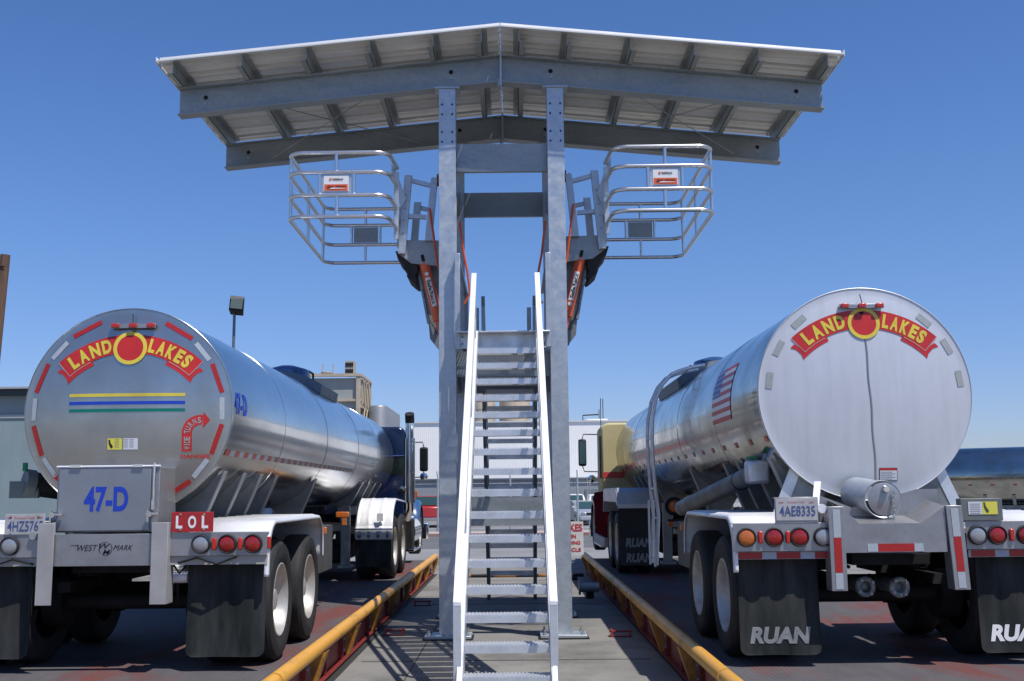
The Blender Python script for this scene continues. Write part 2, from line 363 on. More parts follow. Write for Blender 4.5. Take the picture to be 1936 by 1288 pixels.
# corrugated roof
def roof_sheet(sg):
    m = MB(); y0, y1 = 12.06, 15.06; prof = []; y = y0; k = 0
    while y < y1 - .30:
        prof += [(y, 0), (y + .09, 0), (y + .10, .07), (y + .17, .07), (y + .18, 0), (y + .26, 0), (y + .265, .02), (y + .285, .02), (y + .29, 0)]
        y += .33; k += 1
    prof.append((y1, 0))
    e = []
    for x, z in ((CX + sg * .004, 6.985), (CX + sg * 3.97, 6.985 - .0974 * 3.97)):
        e.append([(x, p[0], z + p[1]) for p in prof] + [(x, p[0], z + p[1] + .004) for p in reversed(prof)])
    n = len(e[0])
    m.add(e[0] + e[1], [(i, (i + 1) % n, n + (i + 1) % n, n + i) for i in range(n)] + [tuple(range(n)), tuple(range(2 * n - 1, n - 1, -1))])
    return m
for sg in (-1, 1):
    rs = roof_sheet(sg).build('roof_sheet', roof_m, rack, ang=10)
    for xx in (.22, .78, 1.52, 2.26, 3.0, 3.8):
        X = CX + sg * xx; zt = 6.98 - .0974 * xx - .002; zb = 6.832 - .0974 * xx
        pm = MB(); pm.box(X - .004, X + .004, 12.12, 15.0, zb, zt - .004)
        pm.box(X - .004, X + sg * .065, 12.12, 15.0, zb - .0, zb + .006) if sg > 0 else pm.box(X + sg * .065, X + .004, 12.12, 15.0, zb, zb + .006)
        pm.box(min(X, X - sg * .065), max(X, X - sg * .065), 12.12, 15.0, zt - .007, zt - .001)
        pm.build('purlin', mat('purlin steel', (.40, .42, .40), .5, .35, (.32, .34, .33), 3), rack)
    f = MB(); x0 = CX; x1 = CX + sg * 3.975
    f.prism([(x0, 6.966), (x1, 6.966 - .0974 * 3.97), (x1, 6.982 - .0974 * 3.97), (x0, 6.982)], 'Y', 12.045, 12.056)
    f.build('edge_trim', mat('pale trim', (.75, .74, .7), .4, .3), rack)
    f = MB(); f.box(min(x1, x1 + sg * .006), max(x1, x1 + sg * .006), 12.06, 15.06, 6.985 - .0974 * 3.97 - .03, 6.985 - .0974 * 3.97 + .045)
    f.build('eave_trim', roof_m, rack)
# slender cross bracing rods under the roof
for sg in (-1, 1):
    MB().tube([(CX + sg * 1.3, 12.75, 6.60), (CX + sg * 3.2, 14.62, 6.22)], .006, 6).build('brace_rod', galvd, rack)
    MB().tube([(CX + sg * 3.2, 12.75, 6.42), (CX + sg * 1.1, 14.62, 6.42)], .006, 6).build('brace_rod', galvd, rack)
def channel(x0, x1, y, z0, z1, out=-1, d=.06):
    m = MB(); t = .009
    m.box(x0, x1, y - t / 2, y + t / 2, z0, z1)
    a, b = sorted((y - out * t / 2, y - out * d)); m.box(x0, x1, a, b, z0, z0 + t); m.box(x0, x1, a, b, z1 - t, z1)
    return m
XI0, XI1 = XL + .1, XR - .1
for y in (YF, YR):
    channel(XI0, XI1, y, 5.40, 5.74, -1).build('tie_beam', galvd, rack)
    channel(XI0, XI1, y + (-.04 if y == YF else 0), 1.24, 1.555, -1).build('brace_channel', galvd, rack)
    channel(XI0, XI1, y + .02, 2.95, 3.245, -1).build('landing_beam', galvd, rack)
for x in (XL, XR):
    for z0, z1 in ((2.95, 3.245), (5.40, 5.72)):
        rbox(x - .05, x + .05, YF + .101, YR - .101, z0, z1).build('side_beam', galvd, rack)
# landing: grating floor with front channel
lf = MB().box(XI0 + .01, XI1 - .01, 12.46, 12.47, 3.255, 3.44); lf.box(XI0 + .01, XI1 - .01, 12.3, 12.459, 3.42, 3.436)
lf.box(XI0 + .01, XI1 - .01, 12.40, 12.459, 3.25, 3.262)
land = lf.build('landing_front', alu, rack, bevel=.002)
gm = MB(); x = XI0 + .02
while x < XI1 - .02: gm.box(x, x + .005, 12.475, 14.9, 3.40, 3.435); x += .032
y = 12.5
while y < 14.9: gm.box(XI0 + .02, XI1 - .02, y, y + .006, 3.41, 3.433); y += .1
gm.build('landing_grating', galvd, rack)
for dx in (XI0 + .03, XI0 + .075, XI1 - .075, XI1 - .03):
    for zz in (3.31, 3.39): MB().lathe([(-.014, 0), (-.014, .013), (0, .013)], 'Y', (dx, 12.46, zz), 8).build('bolt', galvd, land)
for x, y, z in ((-.635, 12.42, 4.36), (.41, 12.42, 4.36), (-.64, 14.86, 4.36), (.365, 14.86, 4.36), (-.50, 15.0, 4.16), (.225, 15.0, 4.16)):
    MB().box(x - .03, x + .03, y - .03, y + .03, 3.26, z).build('landing_post', galv, rack, bevel=.004)
    if y < 13: MB().box(x - .022, x + .022, 12.452, 14.76, z - .05, z).build('landing_rail', galv, rack, bevel=.004)
# orange safety gate bars beside the landing
for x in (-.60, .375):
    sg = 1 if x < 0 else -1
    MB().tube([(x - sg * .03, 12.9, 4.86), (x + sg * .02, 12.9, 4.45), (x + sg * .06, 12.9, 4.25), (x + sg * .09, 12.9, 3.98), (x + sg * .02, 12.9, 3.85)], .014, 8).build('gate_bar', orange, rack)

# ------------------------------------------------------------------ staircases
def serrated_tread(m, x0, x1, y, z, d=.235):
    m.box(x0, x1, y, y + .006, z - .055, z)                       # nosing
    m.box(x0, x1, y + d - .006, y + d, z - .05, z)
    n = int((x1 - x0) / .028); st = (x1 - x0) / n
    for i in range(n):                                            # raised teeth along the nosing
        a = x0 + i * st + .004
        m.add([(a, y + .001, z), (a + st - .010, y + .001, z), (a + (st - .010) / 2, y + .003, z + .020), (a, y + .018, z), (a + st - .010, y + .018, z)],
              [(0, 1, 2), (1, 4, 2), (4, 3, 2), (3, 0, 2), (0, 3, 4, 1)])
    for r in range(4):
        yy = y + .012 + r * .052
        m.box(x0, x1, yy + .036, yy + .046, z - .03, z - .002)
        for i in range(n):
            a = x0 + i * st + (.5 * st if r % 2 else 0)
            if a + .014 > x1: continue
            m.add([(a, yy, z - .02), (a + .013, yy, z - .02), (a + .013, yy + .036, z - .02), (a, yy + .036, z - .02),
                   (a, yy, z), (a + .013, yy, z), (a + .013, yy + .036, z + .008), (a, yy + .036, z + .008)],
                  [(0, 1, 2, 3), (7, 6, 5, 4), (0, 4, 5, 1), (1, 5, 6, 2), (2, 6, 7, 3), (3, 7, 4, 0)])
st = thing('staircase', 'steep aluminium staircase with bright handrails climbing to the landing, near side', 'stairs', (-.08, 8.3, 0), 'aluminium staircases of the loading rack')
TX0, TX1 = -.392, .256
for i in range(16):
    m = MB(); serrated_tread(m, TX0, TX1, 8.28 + .25 * i, .26 + .1957 * i); m.build('tread', alu, st)
sl_ = .1957 / .25
for x in (TX0 - .012, TX1 + .002):
    m = MB(); y0, z0 = 8.02, .0; y1 = 12.29; z1 = .26 + sl_ * (y1 - 8.28) + .03
    m.prism([(y0, 0.002), (y0 + .28, 0.002), (y1, z1 - .22), (y1, z1), (y0, z0 + .10)], 'X', x, x + .010)
    o = x - .032 if x < 0 else x + .0102
    m.add([], [])
    fl = MB()
    fl.add([(o, y0, .10), (o + .032, y0, .10), (o + .032, y1, z1), (o, y1, z1), (o, y0, .108), (o + .032, y0, .108), (o + .032, y1, z1 + .008), (o, y1, z1 + .008)],
           [(0, 1, 2, 3), (7, 6, 5, 4), (0, 4, 5, 1), (1, 5, 6, 2), (2, 6, 7, 3), (3, 7, 4, 0)])
    sgr = m.build('stringer', alu, st)
    fl.build('stringer_flange', alub, sgr)
for sx, x in ((-1, -.437), (1, .281)):
    ya, za, yb, zb = 8.31, .80, 12.24, 4.09
    h = MB(); w = .03; t = .028
    h.add([(x - w, ya, za - t), (x + w, ya, za - t), (x + w, yb, zb - t), (x - w, yb, zb - t), (x - w, ya, za + t * .2), (x + w, ya, za + t * .2), (x + w, yb, zb + t * .2), (x - w, yb, zb + t * .2)],
          [(0, 1, 2, 3), (7, 6, 5, 4), (0, 4, 5, 1), (1, 5, 6, 2), (2, 6, 7, 3), (3, 7, 4, 0)])
    hr = h.build('handrail', alub, st, bevel=.004)
    pm = MB().box(x - .03, x + .03, ya + .002, ya + .058, .002, za - .012); pm.build('end_post', alu, st, bevel=.004)
    for yy in (9.5, 10.9, 12.15):
        zz = za + (zb - za) * (yy - ya) / (yb - ya)
        pm = MB().box(x - .022, x + .022, yy, yy + .044, .26 + sl_ * (yy - 8.28) - .08, zz - .03); pm.build('rail_post', alu, st)
    ks = MB().obox((x, 9.5, .26 + sl_ * 1.22 + .24), (x, 12.15, .26 + sl_ * 3.87 + .24), .035, .04); ks.build('mid_rail', alu, st)
    MB().box(x - .022, x + .022, 12.246, 12.29, 3.3, 4.09).build('top_post', alu, st)
# far staircase, going down on the other side
st2 = thing('staircase', 'second aluminium staircase seen through the rack, going down the far side', 'stairs', (-.08, 17.4, 0), 'aluminium staircases of the loading rack')
for i in range(15):
    m = MB(); y = 17.2 - .185 * i - .1; z = .22 + .2133 * i
    m.box(-.375, .27, y, y + .006, z - .06, z); m.box(-.375, .27, y + .21, y + .216, z - .05, z)
    n = 22; s_ = .645 / n
    for k in range(n):
        a = -.375 + k * s_
        m.add([(a, y + .01, z), (a + s_ * .7, y + .01, z), (a + s_ * .35, y + .012, z + .014), (a, y + .03, z), (a + s_ * .7, y + .03, z)], [(0, 1, 2), (1, 4, 2), (4, 3, 2), (3, 0, 2)])
        m.box(a, a + .007, y + .006, y + .21, z - .02, z - .002)
    m.build('tread', alu, st2)
for x in (-.435, .275):
    MB().prism([(17.35, .002), (17.1, .002), (14.86, 3.15), (14.86, 3.42), (17.35, .2)], 'X', x, x + .05).build('stringer', galvd, st2)
    MB().obox((x + .025, 17.35, 1.0), (x + .025, 14.9, 4.3), .05, .05).build('handrail', galv, st2)
    MB().box(x, x + .05, 17.3, 17.35, .21, 1.0).build('end_post', galv, st2)
    MB().box(x, x + .05, 14.93, 14.98, 3.3, 4.18).build('top_post', galv, st2)

# ------------------------------------------------------------------ gangways with safety cages
def at(px, py, Y):                      # photo point to world point on the plane y = Y
    d = MC @ Vector(((px - 968) / 2068, (644 - py) / 2068, -1)); t = Y / d.y
    return Vector((d.x * t, Y, CAM_H + d.z * t))
def gangway(sg, label):
    """sg=-1: left one, as measured; sg=+1: its mirror image about the tower's centre line"""
    def mx(p): return Vector((p[0], p[1], p[2])) if sg < 0 else Vector((2 * CX - p[0] - .012, p[1], p[2] + .035))
    class GB(MB):
        def build(s, *a, **k):
            s.v = [tuple(mx(p)) for p in s.v]; return MB.build(s, *a, **k)
    g = thing('folding_gangway', label, 'gangway', tuple(mx((-.95, 13.4, 3.9))), 'folding gangways with tubular safety cages')
    zs = (5.485, 5.255, 4.985, 4.735); YN, YB = 12.1, 14.6; XA, XB = -2.55, -1.40; r = .17
    def corner(cx_, cy_, a0, a1, n=7): return [(cx_ + r * cos(a0 + (a1 - a0) * i / n), cy_ + r * sin(a0 + (a1 - a0) * i / n)) for i in range(n + 1)]
    for z in zs:
        p = [(XB + .03, YN + .62)] + corner(XB - r, YN + r, 0, -pi / 2) + corner(XA + r, YN + r, -pi / 2, -pi) + corner(XA + r, YB - r, pi, pi / 2) + [(-1.45, YB)]
        GB().tube([(a, b, z) for a, b in p], .0245, 12).build('cage_rail', tube_m, g)
    def vt(x, y, z0, z1): GB().tube([(x, y, z0), (x, y, z1)], .020, 10).build('cage_upright', tube_m, g)
    vt(-2.0, YN, zs[1], zs[0]); vt(-2.19, YN, zs[2], zs[1]); vt(-1.80, YN, zs[2], zs[1]); vt(-1.99, YN, zs[3], zs[2])
    vt(-2.0, YB, zs[1], zs[0]); vt(-2.19, YB, zs[2], zs[1]); vt(-1.80, YB, zs[2], zs[1]); vt(-2.0, YB, zs[3], zs[2])
    for y in (YN + .17, 13.35, YB - .17): vt(XA, y, zs[3], zs[0])
    GB().box(-2.165, -1.825, YN - .004, YN + .004, zs[2] + .03, zs[1] - .03).build('sign_backing', galv, g)
    s_ = GB().box(-2.14, -1.855, YN - .009, YN - .005, zs[2] + .045, zs[1] - .045).build('cage_sign', mat('sign white', (.75, .75, .76), .4), g)
    GB().box(-2.13, -1.865, YN - .0125, YN - .0098, zs[2] + .052, zs[2] + .125).build('sign_panel', mat('sign orange', (.72, .11, .03), .4), s_)
    # the lettering always reads left to right
    cxs = mx((-1.9975, 0, 0))[0]; dz = 0 if sg < 0 else .035
    def fl(y, ox, oz): return lambda u, v: (cxs + ox + u, y, oz + dz + v)
    t = MB(); text_on(t, 'SafeRack', .125, .026, fl(YN - .0142, .02, zs[1] - .085), .03); t.build('lettering', blackp, s_)
    t = MB(); t.lathe([(-.0142, 0), (-.0142, .015), (-.0135, .015)], 'Y', (cxs - .065, YN, zs[1] - .085 + dz), 6); t.build('emblem', mat('sign orange', (.7, .1, .03)), s_)
    t = MB(); text_on(t, 'G4', .075, .035, fl(YN - .0162, -.065, zs[2] + .092), .04, .3); text_on(t, 'SERIES', .13, .022, fl(YN - .0162, .05, zs[2] + .097), .03, .3); t.build('lettering', blackp, s_)
    t = MB(); t.add([(cxs - .08, YN - .0172, zs[2] + .07 + dz), (cxs + .11, YN - .0172, zs[2] + .075 + dz), (cxs + .11, YN - .0172, zs[2] + .079 + dz), (cxs - .05, YN - .0172, zs[2] + .084 + dz)], [(0, 1, 2, 3)]); t.build('underline', whitep, s_)
    GB().box(-2.17, -1.82, YB - .004, YB + .004, zs[2] - .21 + .03, zs[2] + .24 - .03 - .21).v  # (no-op)
    GB().box(-2.16, -1.83, YB - .004, YB + .004, zs[2] + .03, zs[1] - .03).build('blank_plate', galvd, g)
    # flat hinge bar that carries the near cage ends
    GB().box(-1.40, -1.345, 12.66, 12.68, 4.60, 5.42).build('hinge_bar', galv, g, bevel=.003)
    q = [at(740, 300, 12.72), at(768, 375, 12.8), at(758, 395, 12.8), at(740, 330, 12.72)]
    GB().add([p + Vector((0, d, 0)) for d in (0, .02) for p in q], [(0, 1, 2, 3), (7, 6, 5, 4), (0, 4, 5, 1), (1, 5, 6, 2), (2, 6, 7, 3), (3, 7, 4, 0)]).build('hinge_gusset', galv, g)
    def plate(px, Y, th, name, m, bev=.003):
        q = [at(a, b, Y) for a, b in px]; n = len(q)
        o = GB().add(q + [p + Vector((0, th, 0)) for p in q], [tuple(range(n)), tuple(range(2 * n - 1, n - 1, -1))] + [(i, (i + 1) % n, n + (i + 1) % n, n + i) for i in range(n)])
        return o.build(name, m, g, bevel=bev)
    plate([(765, 331), (779, 331), (766, 480), (752, 479)], 12.85, .06, 'step_frame', galv)
    plate([(815, 337), (820, 335), (827, 338), (817, 455), (803, 455)], 12.85, .06, 'step_frame', galv)
    plate([(783, 382), (796, 382), (790, 456), (776, 456)], 13.75, .06, 'step_frame', galv)
    plate([(757, 372), (764, 372), (758, 470), (750, 466)], 13.0, .5, 'cage_mount', galv)
    GB().obox(at(775, 341, 12.9), at(818, 352, 12.9), .05, .05, (0, 1, 0)).build('rung', galv, g)
    GB().obox(at(772, 409, 12.9), at(806, 411, 12.9), .05, .05, (0, 1, 0)).build('rung', galv, g)
    GB().obox(at(792, 393, 13.8), at(822, 399, 13.8), .05, .05, (0, 1, 0)).build('rung', galv, g)
    GB().obox(at(772, 411, 12.94), at(780, 411, 13.75), .05, .05).build('rung', galv, g)
    GB().obox(at(740, 420, 12.7), at(757, 420, 13.0), .04, .05).build('rung', galv, g)
    plate([(768, 454), (845, 455), (846, 505), (800, 500), (778, 498), (757, 482), (765, 470)], 12.92, .05, 'side_plate', galvd)
    plate([(773, 456), (846, 457), (846, 505), (800, 500), (784, 498), (765, 482)], 13.9, .04, 'side_plate', galvd)
    for a, b in ((764, 369), (761, 395), (759, 416), (757, 441)):
        c = at(a + 4, b, 12.85); GB().lathe([(-.006, 0), (-.006, .013), (0, .013)], 'Y', c, 8).build('bolt_head', galvd, g)
    bu = plate([(747, 474), (753, 475), (768, 490), (782, 498), (791, 501), (790, 516), (786, 520), (790, 534), (786, 537), (778, 531), (768, 522), (771, 517), (764, 508), (760, 499), (752, 490)], 12.96, .55, 'rubber_bumper', rub, .015)
    # folded gangway frame hanging down behind the column
    plate([(784, 474), (797, 472), (832, 480), (846, 500), (846, 655), (829, 661), (813, 641), (810, 610)], 13.12, .03, 'gangway_frame', framem)
    plate([(800, 500), (812, 500), (846, 640), (846, 660), (829, 661), (820, 640)], 13.9, .03, 'gangway_frame', framem)
    GB().obox(at(784, 474, 13.12), at(810, 612, 13.12), .03, .05, (0, 1, 0)).build('frame_flange', galvd, g)
    # orange spring cylinder with its clevis
    a = at(800, 489, 12.98); b = at(837, 640, 12.98); d = (b - a)
    cyl = GB().tube([a + d * .04, a + d * .78, a + d * .79, a + d], [.062, .062, .040, .040], 20).build('spring_cylinder', orange, g)
    GB().tube([a - d * .035, a + d * .05], .064, 16).build('collar', blackm, cyl)
    GB().obox(a - d * .10, a + d * .01, .07, .05, (0, 1, 0)).build('clevis', galvd, cyl)
    # name on the cylinder, running along it
    A, B = mx(a), mx(b); D = (B - A).normalized(); 
    u = D if sg < 0 else -D
    rt = Vector((0, 1, 0)); vv = Vector((-u.z, 0, u.x)).normalized()
    if sg < 0 and vv.x < 0: vv = -vv
    if sg > 0 and vv.x > 0: vv = -vv
    mid = A.lerp(B, .42)
    def on_cyl(off):
        def fn(p, q):
            q2 = max(-.058, min(.058, q)); return mid + u * (p + off) + vv * q2 + Vector((0, -math.sqrt(.0645 ** 2 - q2 * q2), 0))
        return fn
    t = MB(); n = 10
    vs = [on_cyl(0)(-.17 + .36 * i, -.030 + .060 * j / 6) for i in (0, 1) for j in range(7)]
    t.add([v + Vector((0, .0005, 0)) for v in vs], [(j, j + 1, 8 + j, 7 + j) for j in range(6)]); t.build('name_label', whitep, cyl)
    t = MB(); text_on(t, 'SafeRack', .31, .046, on_cyl(.015), .03); t.v = [(p[0], p[1] - .0015, p[2]) for p in t.v]; t.build('lettering', blackp, cyl)
    t = MB(); t.lathe([(-.0655, .0), (-.0655, .026)], 'Y', mid + u * (-.215), 6); t.build('emblem', whitep, cyl)
    GB().tube([at(812, 394, 12.8), at(819, 440, 12.8), at(827, 500, 12.8), at(832, 510, 12.8)], .014, 8).build('release_bar', orange, g)
    GB().tube([at(829, 330, 12.9), at(827, 352, 12.9)], .02, 8).build('hook', redg, g)
    ch = GB(); pts = [(800, 548), (805, 570), (808, 590), (814, 608), (822, 620), (826, 632)]
    for i in range(len(pts) - 1):
        for k in range(4):
            p = at(pts[i][0] + (pts[i + 1][0] - pts[i][0]) * k / 4, pts[i][1] + (pts[i + 1][1] - pts[i][1]) * k / 4, 13.08)
            ch.obox(p, p + Vector((.005 if k % 2 else -.005, 0, -.022)), .009, .009)
    ch.build('chain', blackm, g)
    return g
gangway(-1, 'left folding gangway with tubular safety cage and orange spring cylinder')
gangway(1, 'right folding gangway with tubular safety cage and orange spring cylinder')

# ------------------------------------------------------------------ weigh scale platforms with yellow guide rails
DZ = .28
def scale_platform(sg, xe, label):
    """xe: x of the guide pipe; the deck lies outward of it"""
    T = thing('truck_scale', label, 'weigh platform', (xe + sg * 1.7, 12.5, 0), 'steel weigh platforms under the tankers')
    x_in = xe + sg * .07; x_out = xe + sg * 3.25
    a, b = sorted((x_in, x_out))
    MB().box(a, b, -1.0, 22.6, DZ - .02, DZ).build('deck', deckm, T)
    # red edge strip and girder
    e0, e1 = sorted((x_in - sg * .002, x_in - sg * .012)); MB().box(e0, e1, -1.0, 22.6, DZ - .035, DZ + .005).build('deck_edge', redg, T)
    g0, g1 = sorted((x_in + sg * .01, x_in + sg * .02))
    gm = MB().box(g0, g1, -1.0, 22.6, .03, DZ - .036)
    f0, f1 = sorted((x_in + sg * .0099, x_in - sg * .05)); gm.box(f0, f1, -1.0, 22.6, .03, .042)
    gd = gm.build('girder', redg, T)
    y = -.6
    while y < 22:
        MB().box(min(x_in + sg * .009, x_in - sg * .03), max(x_in + sg * .009, x_in - sg * .03), y, y + .01, .043, DZ - .04).build('stiffener', redg, gd); y += .95
    # guide pipe in lengths
    for y0, y1 in ((-1, 7.54), (7.57, 13.6), (13.63, 19.6), (19.63, 22.5)):
        MB().tube([(xe, y0, .365), (xe, y1, .365)], .056, 20).build('guide_pipe', yel, T)
    y = 1.3
    while y < 22.5:
        bk = MB()
        bk.prism([(x_in - sg * .013, .045), (x_in - sg * .04, .045), (xe - sg * .065, .33), (xe, .312), (x_in - sg * .013, .30)], 'Y', y, y + .008)
        o = [(x_in - sg * .04, .045), (xe - sg * .065, .33)]
        bk.add([(o[0][0], y, o[0][1]), (o[1][0], y, o[1][1]), (o[1][0], y + .13, o[1][1]), (o[0][0], y + .13, o[0][1]),
                (o[0][0] - sg * .006, y, o[0][1]), (o[1][0] - sg * .006, y, o[1][1]), (o[1][0] - sg * .006, y + .13, o[1][1]), (o[0][0] - sg * .006, y + .13, o[0][1])],
               [(0, 1, 2, 3), (7, 6, 5, 4), (0, 4, 5, 1), (1, 5, 6, 2), (2, 6, 7, 3), (3, 7, 4, 0)])
        br = bk.build('rail_bracket', yeld, T)
        for zz in (.10, .21): MB().lathe([(-sg * .016, 0), (-sg * .016, .014), (sg * .008, .014)], 'X', (x_in + sg * .0, y - .09, zz), 8).build('bolt', galv, br)
        y += 1.5 if y < 7 else 1.9
    return T
scale_platform(-1, -1.62, 'dark steel weigh platform with yellow guide rail under the left tanker')
scale_platform(1, 1.40, 'dark steel weigh platform with yellow guide rail under the right tanker')
tr = MB().box(-1.70, -1.585, -1, 22.6, .002, .006); tr.box(1.42, 1.47, -1, 22.6, .002, .006)  # thin dark strip laid flat on the floor along each girder
struct(tr.build('girder_foot_strip', mat('dark floor strip', (.03, .03, .03), .7)))
# red load-cell boxes beside the girders
for i, (x, y, lb) in enumerate(((-1.36, 16.3, 'red steel check stop on the concrete beside the far left rail'), (-1.40, 12.9, 'red steel check stop on the concrete near the left column base'), (1.17, 12.6, 'red steel check stop on the concrete near the right column base'))):
    T = thing('check_stop', lb, 'steel stop', (x, y, 0), 'red check stops of the weigh platforms')
    MB().box(x - .13, x + .13, y - .05, y + .05, .002, .016).build('base_plate', redg, T, bevel=.003)
    for dx in (-.10, .10): MB().box(x + dx - .008, x + dx + .008, y - .05, y + .05, .0165, .085).build('lug', mat('red stop paint', (.4, .04, .03), .5), T)
    MB().tube([(x - .125, y, .06), (x + .125, y, .06)], .012, 8).build('tie_rod', redg, T)
bt = thing('barrier_pole', 'low yellow and black pole lying across the lane beyond the stairs', 'barrier', (0, 20.8, 0))
for k in range(6):
    MB().tube([(-1.25 + k * .42, 20.8, .09), (-1.25 + (k + 1) * .42, 20.8, .09)], .03, 10).build('pole_band', yeld if k % 2 == 0 else blackm, bt)
for x in (-1.1, 1.1): MB().box(x - .05, x + .05, 20.74, 20.86, .002, .058).build('foot', blackm, bt)
vb = thing('valve_pipe', 'grey pipe stub with flange low beside the right rail', 'pipe', (1.13, 17.2, 0))
MB().tube([(1.0, 17.2, .16), (1.28, 17.2, .16)], .07, 16).build('pipe', galvd, vb); MB().tube([(.97, 17.2, .16), (1.0, 17.2, .16)], .11, 16).build('flange', framem, vb)
MB().box(1.08, 1.2, 17.14, 17.26, .002, .1).build('foot', blackm, vb)

# driver warning sign beside the right column
sg_ = thing('warning_sign', 'small white sign with red letters half hidden by the right column', 'sign', (.61, 12.76, 0))
MB().box(.435, .785, 12.76, 12.766, .90, 1.275).build('sign_board', signb, sg_)
t = MB()
for i, (s_, w, h) in enumerate((('BRAKES', .30, .085), ('WHEN', .17, .042), ('LOADING', .235, .042), ('VEHICLE', .25, .042))):
    z = (1.205, 1.107, 1.035, .955)[i]
    right = (.772, .70, .748, .755)[i]
    text_on(t, s_, w, h, lambda u, v, c=right - w / 2, z=z: (c + u, 12.757, z + v), .03)
t.build('lettering', signr, sg_)
MB().box(.58, .62, 12.767, 12.80, .002, 1.26).build('post', galvd, sg_)
# ------------------------------------------------------------------ tank trailers
def arc_ribbon(mb, r0, r1, a0, a1, fn, n=40, tail=False):
    vs = []
    for i in range(n + 1):
        a = a0 + (a1 - a0) * i / n
        vs += [fn(r0 * sin(a), r0 * cos(a)), fn(r1 * sin(a), r1 * cos(a))]
    mb.add(vs, [(2 * i, 2 * i + 1, 2 * i + 3, 2 * i + 2) for i in range(n)])
def round_lamp(parent, x, y, z, r, lens, name):
    o = MB().lathe([(-.020, r * .99), (-.028, r * 1.06), (-.022, r * 1.16), (0, r * 1.18)], 'Y', (x, y, z), 28).build(name, rub, parent)
    MB().lathe([(-.016, r), (-.024, r * .8), (-.027, r * .4), (-.028, 0)], 'Y', (x, y, z), 28).build('lens', lens, o)
    return o
def tyre_pair(parent, xo, y, zc, side, r=.48, w=.26, gap=.07, dual=True, steer=False):
    """xo = outer face; side = +1 when the outer face looks to +x"""
    def prof(a):   # from outer face inward
        d = [(0.03, .60 * r), (.012, .66 * r), (.0, .80 * r), (.012, .93 * r), (.035, .985 * r), (.06, r), (w - .06, r), (w - .035, .985 * r), (w - .012, .93 * r), (w, .80 * r), (w - .03, .60 * r)]
        return [(xo - side * (a + t), q) for t, q in d]
    T = None
    for k in range(2 if dual else 1):
        ty = MB().lathe([(t, q) for t, q in prof(k * (w + gap))], 'X', (0, y, zc), 56)
        base = xo - side * k * (w + gap)
        for g in (.075, .13, .185):          # tread grooves
            ty.lathe([(base - side * (g - .004), r * 1.003), (base - side * (g + .004), r * 1.003)], 'X', (0, y, zc), 56)
        o = ty.build('tyre', rub, parent, ang=30)
        if k == 0: T = o
    q = .6 * r
    rim = MB().lathe([(xo - side * t, rr) for t, rr in ((.035, q), (.018, q * 1.03), (.014, q * .99), (.030, q * .95), (.06, q * .90), (.12, q * .84), (.135, q * .7), (.128, q * .5), (.11, q * .36), (.085, q * .33), (.06, q * .27), (.05, 0))], 'X', (0, y, zc), 48)
    ro = rim.build('rim', rimm, T, ang=40)
    nu = MB()
    for k in range(10):
        a = 2 * pi * k / 10
        c = (0, y + q * .58 * cos(a), zc + q * .58 * sin(a)); nu.lathe([(xo - side * .135, .018), (xo - side * .105, .016), (xo - side * .10, 0)], 'X', c, 6)
    nu.build('wheel_nuts', chrome, T)
    return T
def fender(parent, cx, side, y0, y1, xo, w, m=fend):
    """one white fender over a pair of wheels"""
    zt = 1.415; zb0 = .99; pts = [(y0 - .01, zb0), (y0, 1.12)]; r = .26
    for i in range(9):
        a = pi - (pi / 2) * i / 8; pts.append((y0 + .0 + r + r * cos(a), zt - r + r * sin(a)))
    pts[1] = (y0 - .004, 1.10)
    for i in range(9):
        a = pi / 2 - (pi / 2) * i / 8; pts.append((y1 - r + r * cos(a), zt - r + .0 + r * sin(a)))
    pts.append((y1 + .01, zb0 + .02))
    # resample with ribs across the top
    P = [Vector((0, a, b)) for a, b in pts]; out = []
    for i in range(len(P) - 1):
        n = max(1, int((P[i + 1] - P[i]).length / .02)); out += [P[i].lerp(P[i + 1], k / n) for k in range(n)]
    out.append(P[-1])
    xi = xo - side * w; cols = [xo, xo - side * .012, xo - side * .035, xo - side * .06, xi]
    vs = []; L = 0
    for i, p in enumerate(out):
        d = (out[min(i + 1, len(out) - 1)] - out[max(0, i - 1)]).normalized(); nrm = Vector((0, -d.z, d.y))
        if i: L += (p - out[i - 1]).length
        ph = (L % .30) / .30; rib = .010 * (1 if ph < .12 else (1 - (ph - .12) / .05 if ph < .17 else (0 if ph < .95 else (ph - .95) / .05)))
        for j, x in enumerate(cols):
            h = (-.03, -.004, .0, 0, 0)[j] + (rib if j > 2 else 0)
            q = p + nrm * h; vs.append((x, q.y, max(q.z, 1.18) if (j > 2 and i < len(out) // 2) else q.z))
    n = len(out); c = len(cols); m_ = MB()
    m_.add(vs, [(i * c + j, i * c + j + 1, (i + 1) * c + j + 1, (i + 1) * c + j) for i in range(n - 1) for j in range(c - 1) if not (j >= 2 and i < n // 2 and out[i + 1].z < 1.19)])
    o = m_.build('fender', m, parent, ang=60)
    so_ = o.modifiers.new('thickness', 'SOLIDIFY'); so_.thickness = .012; so_.offset = -1
    return o

